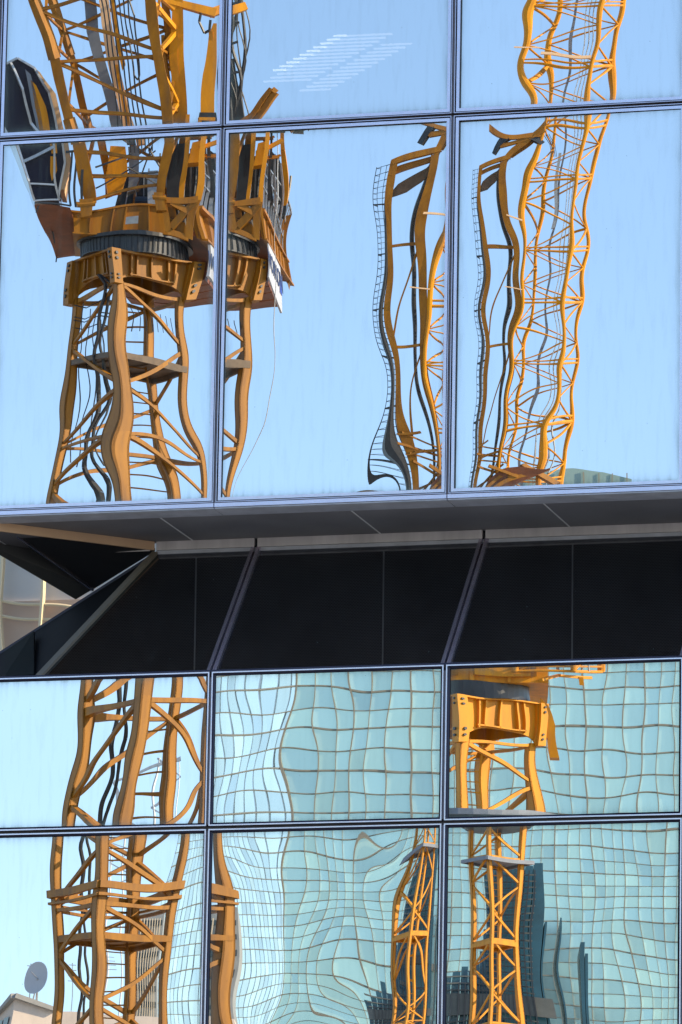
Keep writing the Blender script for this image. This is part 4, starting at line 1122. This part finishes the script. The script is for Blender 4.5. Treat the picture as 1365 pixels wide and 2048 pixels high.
def wallC(p0, p1, m, parent=gt):
    n = np.cross(p1 - p0, EZ); n /= np.linalg.norm(n)
    if n @ ED < 0: n = -n
    mb = MB(True)
    cell = .70 if m == 'teal' else .44
    nx = int(np.linalg.norm(p1 - p0) / cell); dv = (p1 - p0) / np.linalg.norm(p1 - p0) * cell
    a0, a1 = p0 * [1, 1, 0], p1 * [1, 1, 0]; dv = dv * [1, 1, 0]
    zlow = ztC - .2 - 62 * 1.06
    rc = random.Random(5)
    for i in range(nx + 1):
        x0_, x1_ = a0 + dv * i, (a0 + dv * (i + 1) if i < nx else a1)
        for j in range(62):
            zt_, zb_ = ztC - .2 - j * 1.06, ztC - .2 - (j + 1) * 1.06
            if j == 0: zt_ = ztC
            # every light sits a hair out of true, so it mirrors its own bit of sky
            k1, k2 = rc.uniform(-.012, .012), rc.uniform(-.012, .012)
            mb.add([x0_ + [0, 0, zb_] + n * k1, x1_ + [0, 0, zb_] + n * k2, x1_ + [0, 0, zt_] - n * k1, x0_ + [0, 0, zt_] - n * k2], [(0, 1, 2, 3)])
    mb.add([a0 + [0, 0, GZ], a1 + [0, 0, GZ], a1 + [0, 0, zlow], a0 + [0, 0, zlow]], [(0, 1, 2, 3)])
    ob = mb.build('glass_wall', M[m], parent, OC)
    at_ = ob.data.attributes.new('cell_tint', 'FLOAT', 'FACE')
    at_.data.foreach_set('value', [rc.choice([1, 1, .96, .9, .84, 1.04]) * rc.uniform(.97, 1.03) for _ in ob.data.polygons])
    return ob, n
p0 = LC.p(0, 0, 0); 
pR = LC.p(34, -1.5, 0)
pL = LC.p(-92 / sC, 3.4, 0)
pRb = LC.p(36, 26, 0); pLb = LC.p(-92 / sC, 26, 0)
w1, n1 = wallC(p0, pR, 'teal'); w2, n2 = wallC(pL, p0, 'pale'); 
mb = MB(True); mb.prism([p - [0, 0, p[2] - GZ] for p in (pL + n2 * .5, p0 + n1 * .5, pR + n1 * .5, pRb, pLb)], np.array([0, 0, ztC - GZ - .3])); mb.build('tower_body', M['mull'] if 0 else mat('tower_body', (0.2, 0.26, 0.26), .6), gt, OC)
rnd = random.Random(4)
def grid(p0, p1, n, cell, rowh, wv, wh, mv, mh, parent, dp=.06):
    Lw = np.linalg.norm(p1 - p0); d = (p1 - p0) / Lw
    mb = MB(True)
    k = 0; x = 0.0
    while x <= Lw:
        c = p0 + d * x - n * dp
        ww = wv * (1.35 if k % 3 == 0 else .75)
        mb.box8(c * [1, 1, 0] + [0, 0, (GZ + ztC) / 2], d * ww / 2, n * dp, (0, 0, (ztC - GZ) / 2))
        x += cell; k += 1
    mb.build('mullion', M[mv], parent, OC)['kind'] = 'stuff'
    mb = MB(True)
    z = ztC - .2; k = 0
    while z > GZ + 40:
        hh = wh * (1.3 if k % 2 == 0 else .8)
        mb.box8(((p0 + p1) / 2 - n * .045) * [1, 1, 0] + [0, 0, z], d * Lw / 2, n * .035, (0, 0, hh / 2))
        z -= rowh; k += 1
    mb.build('transom', M[mh], parent, OC)['kind'] = 'stuff'
grid(p0, pR, n1, .70, 1.06, .042, .06, 'mull', 'mull', w1)
grid(pL, p0, n2, .44, 1.06, .02, .05, 'mullblue', 'mulltan', w2, .012)
# raised roof crown on the right part
mb = MB(True)
r0, r1 = LC.p((650 - 396) / sC, -1, 0), LC.p((850 - 396) / sC, -1, 0)
zz = lambda y: LC.z(y)
mb.prism([r0 + [0, 0, ztC - r0[2]], LC.p((690 - 396) / sC, -1, zz(905)), LC.p((735 - 396) / sC, -1, zz(902)), LC.p((790 - 396) / sC, -1, zz(906)), LC.p((848 - 396) / sC, -1, zz(925)), r1 + [0, 0, ztC - r1[2]]], ED * 8)
mb.build('roof_crown', mat('grey_green_crown', (0.22, 0.33, 0.32), .6), gt, OC)
mb = MB(True)
for x in (690, 720, 750, 780, 810, 840):
    mb.bar(LC.p((x - 396) / sC, -1.1, ztC), LC.p((x - 396) / sC, -1.1, zz(910)), .08)
mb.build('crown_rib', M['mull'], gt, OC)

# reflection of a dark tower in the gridded tower glass, built as solid steps
OD_ = DC - 24
LD = Local(640, 1900, OD_)
ODo = yflip(LD.p(0, 6, GZ))
dk = empty('dark_tower_reflection', ODo, 'dark blue reflection in the gridded tower glass, built as solid jagged steps behind the far crane mast', 'tower')
M['darkblue'] = mat('dark_blue_glass', (0.022, 0.10, 0.15), .25, .0, .5, var=.6, vscale=.35, col2=(0.015, 0.05, 0.07))
M['greyfl'] = mat('grey_floor_band', (0.14, 0.15, 0.14), .7, var=.4, vscale=.5)
u = lambda x: (x - 640) / LD.s
mb = MB(True)
segs = [(486, 1972), (497, 1962), (508, 1950), (520, 1938), (532, 1948), (545, 1926), (556, 1900), (564, 1855), (572, 1740), (580, 1722), (600, 1712), (626, 1705), (650, 1715), (664, 1722), (678, 1716), (692, 1840), (695, 2200), (709, 1830), (712, 2200), (738, 1880), (746, 1900), (752, 2200)]  # thin columns at the right end model broken smears of the reflection
for i, (x, y) in enumerate(segs):
    x1 = segs[i + 1][0] if i + 1 < len(segs) else 756
    mb.box8(LD.p((u(x) + u(x1)) / 2, 4 + .07 * i, (LD.z(y) + GZ) / 2), ER * ((u(x1) - u(x)) / 2 - .02), ED * 4, (0, 0, (LD.z(y) - GZ) / 2))
mb.build('tower_wall', M['darkblue'], dk, ODo)
mb = MB(True)
mb.box8(LD.p((u(486) + u(700)) / 2, -.15, (LD.z(1995) + LD.z(2032)) / 2), ER * (u(700) - u(486)) / 2, ED * .1, (0, 0, (LD.z(1995) - LD.z(2032)) / 2)); mb.build('floor_band', M['greyfl'], dk, ODo)
mb = MB(True)
for x in range(500, 690, 9):
    yt = max(y for (xx, y) in segs if xx <= x + 8 and xx >= x - 30) + 14
    mb.box8(LD.p(u(x), -.30, (LD.z(yt) + LD.z(2200)) / 2), ER * .035, ED * .08, (0, 0, (LD.z(yt) - LD.z(2200)) / 2))
mb.build('tower_mullion', M['dark'], dk, ODo)['kind'] = 'stuff'
for k in range(26):
    yk = 1745 + 13.5 * k
    xa = 572 if yk < 1960 else 490
    mb = MB(True); mb.box8(LD.p((u(xa) + u(682)) / 2, -.08 - .001 * k, LD.z(yk)), ER * (u(682) - u(xa)) / 2, ED * .05, (0, 0, .05)); mb.build('floor_slab', M['greyfl'], dk, ODo)

# grey tower with window bands behind the near mast
LE = Local(270, 1900, 420)
OE = yflip(LE.p(0, 5, GZ))
ge = empty('grey_banded_tower', OE, 'grey tower with tan window bands, reflected behind the near mast', 'tower')
M['greyt'] = mat('grey_tower', (0.34, 0.35, 0.34), .5, .2, var=.3, vscale=.3)
M['wind'] = mat('dark_window_glass', (0.03, 0.04, 0.045), .15)
u = lambda x: (x - 270) / LE.s
mb = MB(True); mb.box8(LE.p((u(243) + u(312)) / 2, 5, (LE.z(1805) + GZ) / 2), ER * (u(312) - u(243)) / 2, ED * 5, (0, 0, (LE.z(1805) - GZ) / 2)); mb.build('tower_wall', M['greyt'], ge, OE)
for y in range(1840, 2090, 34):
    mb = MB(True); mb.box8(LE.p((u(246) + u(309)) / 2, -.06, LE.z(y)), ER * (u(309) - u(246)) / 2, ED * .05, (0, 0, .20)); mb.build('window_band', M['wind'], ge, OE)
mb = MB(True)
for x in range(250, 310, 6): mb.box8(LE.p(u(x), -.14, (LE.z(1830) + LE.z(2100)) / 2), ER * .03, ED * .03, (0, 0, (LE.z(1830) - LE.z(2100)) / 2))
mb.build('pilaster', M['mulltan'], ge, OE)['kind'] = 'stuff'

# cream rooftop building bottom left, dish, aerials
LF = Local(40, 1980, 200)
OF = yflip(LF.p(0, 4, GZ))
u = lambda x: (x - 40) / LF.s
cb = empty('cream_rooftop_building', OF, 'cream rendered rooftop block with dark side windows, at the bottom left of the reflections', 'building')
M['creamr'] = mat('cream_render', (0.62, 0.52, 0.44), .8, var=.2, vscale=.6)
mb = MB(True); mb.prism([LF.p(u(8), 1.5, LF.z(2022)), LF.p(u(46), 0, LF.z(1986)), LF.p(u(120), .3, LF.z(2014)), LF.p(u(330), .6, LF.z(2028)), LF.p(u(330), 6, LF.z(2024)), LF.p(u(8), 6, LF.z(2010))], np.array([0, 0, -(LF.z(2020) - GZ) + .5])); mb.build('wall', M['creamr'], cb, OF)
mb = MB(True); mb.bar(LF.p(u(6), 1.45, LF.z(2019)), LF.p(u(46), -.1, LF.z(1983)), .25, .14); mb.bar(LF.p(u(46), -.1, LF.z(1983)), LF.p(u(120), .2, LF.z(2011)), .2, .14); mb.build('coping', M['concrete'], cb, OF)
mb = MB(True)
for t in (.15, .4, .65):
    a = LF.p(u(8), 1.5, 0) + (LF.p(u(46), 0, 0) - LF.p(u(8), 1.5, 0)) * t; b = LF.p(u(8), 1.5, 0) + (LF.p(u(46), 0, 0) - LF.p(u(8), 1.5, 0)) * (t + .2)
    mb.prism([a + [0, 0, LF.z(2080)] - ED * .1, b + [0, 0, LF.z(2080)] - ED * .1, b + [0, 0, LF.z(2034 - 16 * t)] - ED * .1, a + [0, 0, LF.z(2034 - 16 * t)] - ED * .1], ED * .05)
mb.build('window', M['wind'], cb, OF)
OG = yflip(LF.p(u(80), 1, LF.z(1986)))
ds = empty('satellite_dish', OG, 'pale round satellite dish on a thin stand on the cream rooftop', 'satellite dish')
mb = MB(True)
cd = LF.p(u(80), .6, LF.z(1950)); ax = -ED * .85 - ER * .45 + EZ * .3; ax /= np.linalg.norm(ax)
x_ = np.cross(ax, EZ); x_ /= np.linalg.norm(x_); y_ = np.cross(x_, ax)
vs, fs = [], []
for i in range(9):
    r_ = .36 * i / 8
    for j in range(24):
        a = 2 * math.pi * j / 24; vs.append(cd + x_ * r_ * math.cos(a) + y_ * r_ * math.sin(a) * 1.25 + ax * (r_ * r_ * .5))
for i in range(8):
    for j in range(24): fs.append((i * 24 + j, i * 24 + (j + 1) % 24, (i + 1) * 24 + (j + 1) % 24, (i + 1) * 24 + j))
mb.add(vs, fs); mb.build('reflector', mat('grey_dish', (0.45, 0.45, 0.46), .6), ds, OG, smooth=True)
mb = MB(True); mb.tube(cd, LF.p(u(80), .8, LF.z(1992)), .035, 6); mb.tube(cd, LF.p(u(72), 1, LF.z(1992)), .02, 6); mb.tube(cd, cd + ax * .4, .015, 5); mb.build('stand', M['steel'], ds, OG)
for j, (x, top, w, lab) in enumerate(((64, 1908, 12, 'thin rooftop aerial with short crossbars left of the dish'), (150, 1900, 16, 'rooftop aerial seen through the left mast face'), (210, 1880, 20, 'tall rooftop aerial between the mast posts'), (118, 1930, 10, 'short rooftop aerial behind the left mast post'))):
    oo = yflip(LF.p(u(x), 3, LF.z(1992)))
    mb = MB(True); mb.tube(LF.p(u(x), 3, LF.z(2000)), LF.p(u(x), 3, LF.z(top)), .018, 5)
    for q in range(4):
        zq = LF.z(top + 4 + 9 * q); mb.tube(LF.p(u(x - w / 2 - q), 3, zq), LF.p(u(x + w / 2 + q), 3, zq), .010, 4)
    ob = mb.build('rooftop_aerial', M['steel'], None, oo)
    ob['label'] = lab; ob['category'] = 'aerial'; ob['group'] = 'rooftop aerials'
# distant lattice aerial mast
LH = Local(238, 1600, 420)
OH = yflip(LH.p(0, 0, GZ))
mb = MB(True)
zt_, zb_ = LH.z(yl(1550)), LH.z(1760)
u = lambda x: (x - 238) / LH.s
for a, b in (((-.5, 0), (-1.2, 0)), ((.5, 0), (1.2, 0)), ((0, .8), (0, 2))):
    mb.tube(LH.p(a[0], a[1], zt_), LH.p(b[0], b[1], GZ), .04, 5)
z = zt_; k = 0
while z > zb_:
    mb.bar(LH.p(-.6, 0, z), LH.p(.6, 0, z - .8), .06); mb.bar(LH.p(.6, 0, z - .8), LH.p(-.6, 0, z - 1.6), .06); z -= 1.6
mb.bar(LH.p(-2.2, 0, zt_ - .6), LH.p(.6, 0, zt_), .12); mb.bar(LH.p(-2.2, 0, zt_ - .6), LH.p(-.5, 0, zt_ - 3), .08); mb.tube(LH.p(.2, 0, zt_), LH.p(.2, 0, zt_ + 2), .06, 5)
ob = mb.build('lattice_aerial', M['steel'], None, OH)
ob['label'] = 'distant pale lattice aerial seen between the thick mast posts'; ob['category'] = 'aerial'
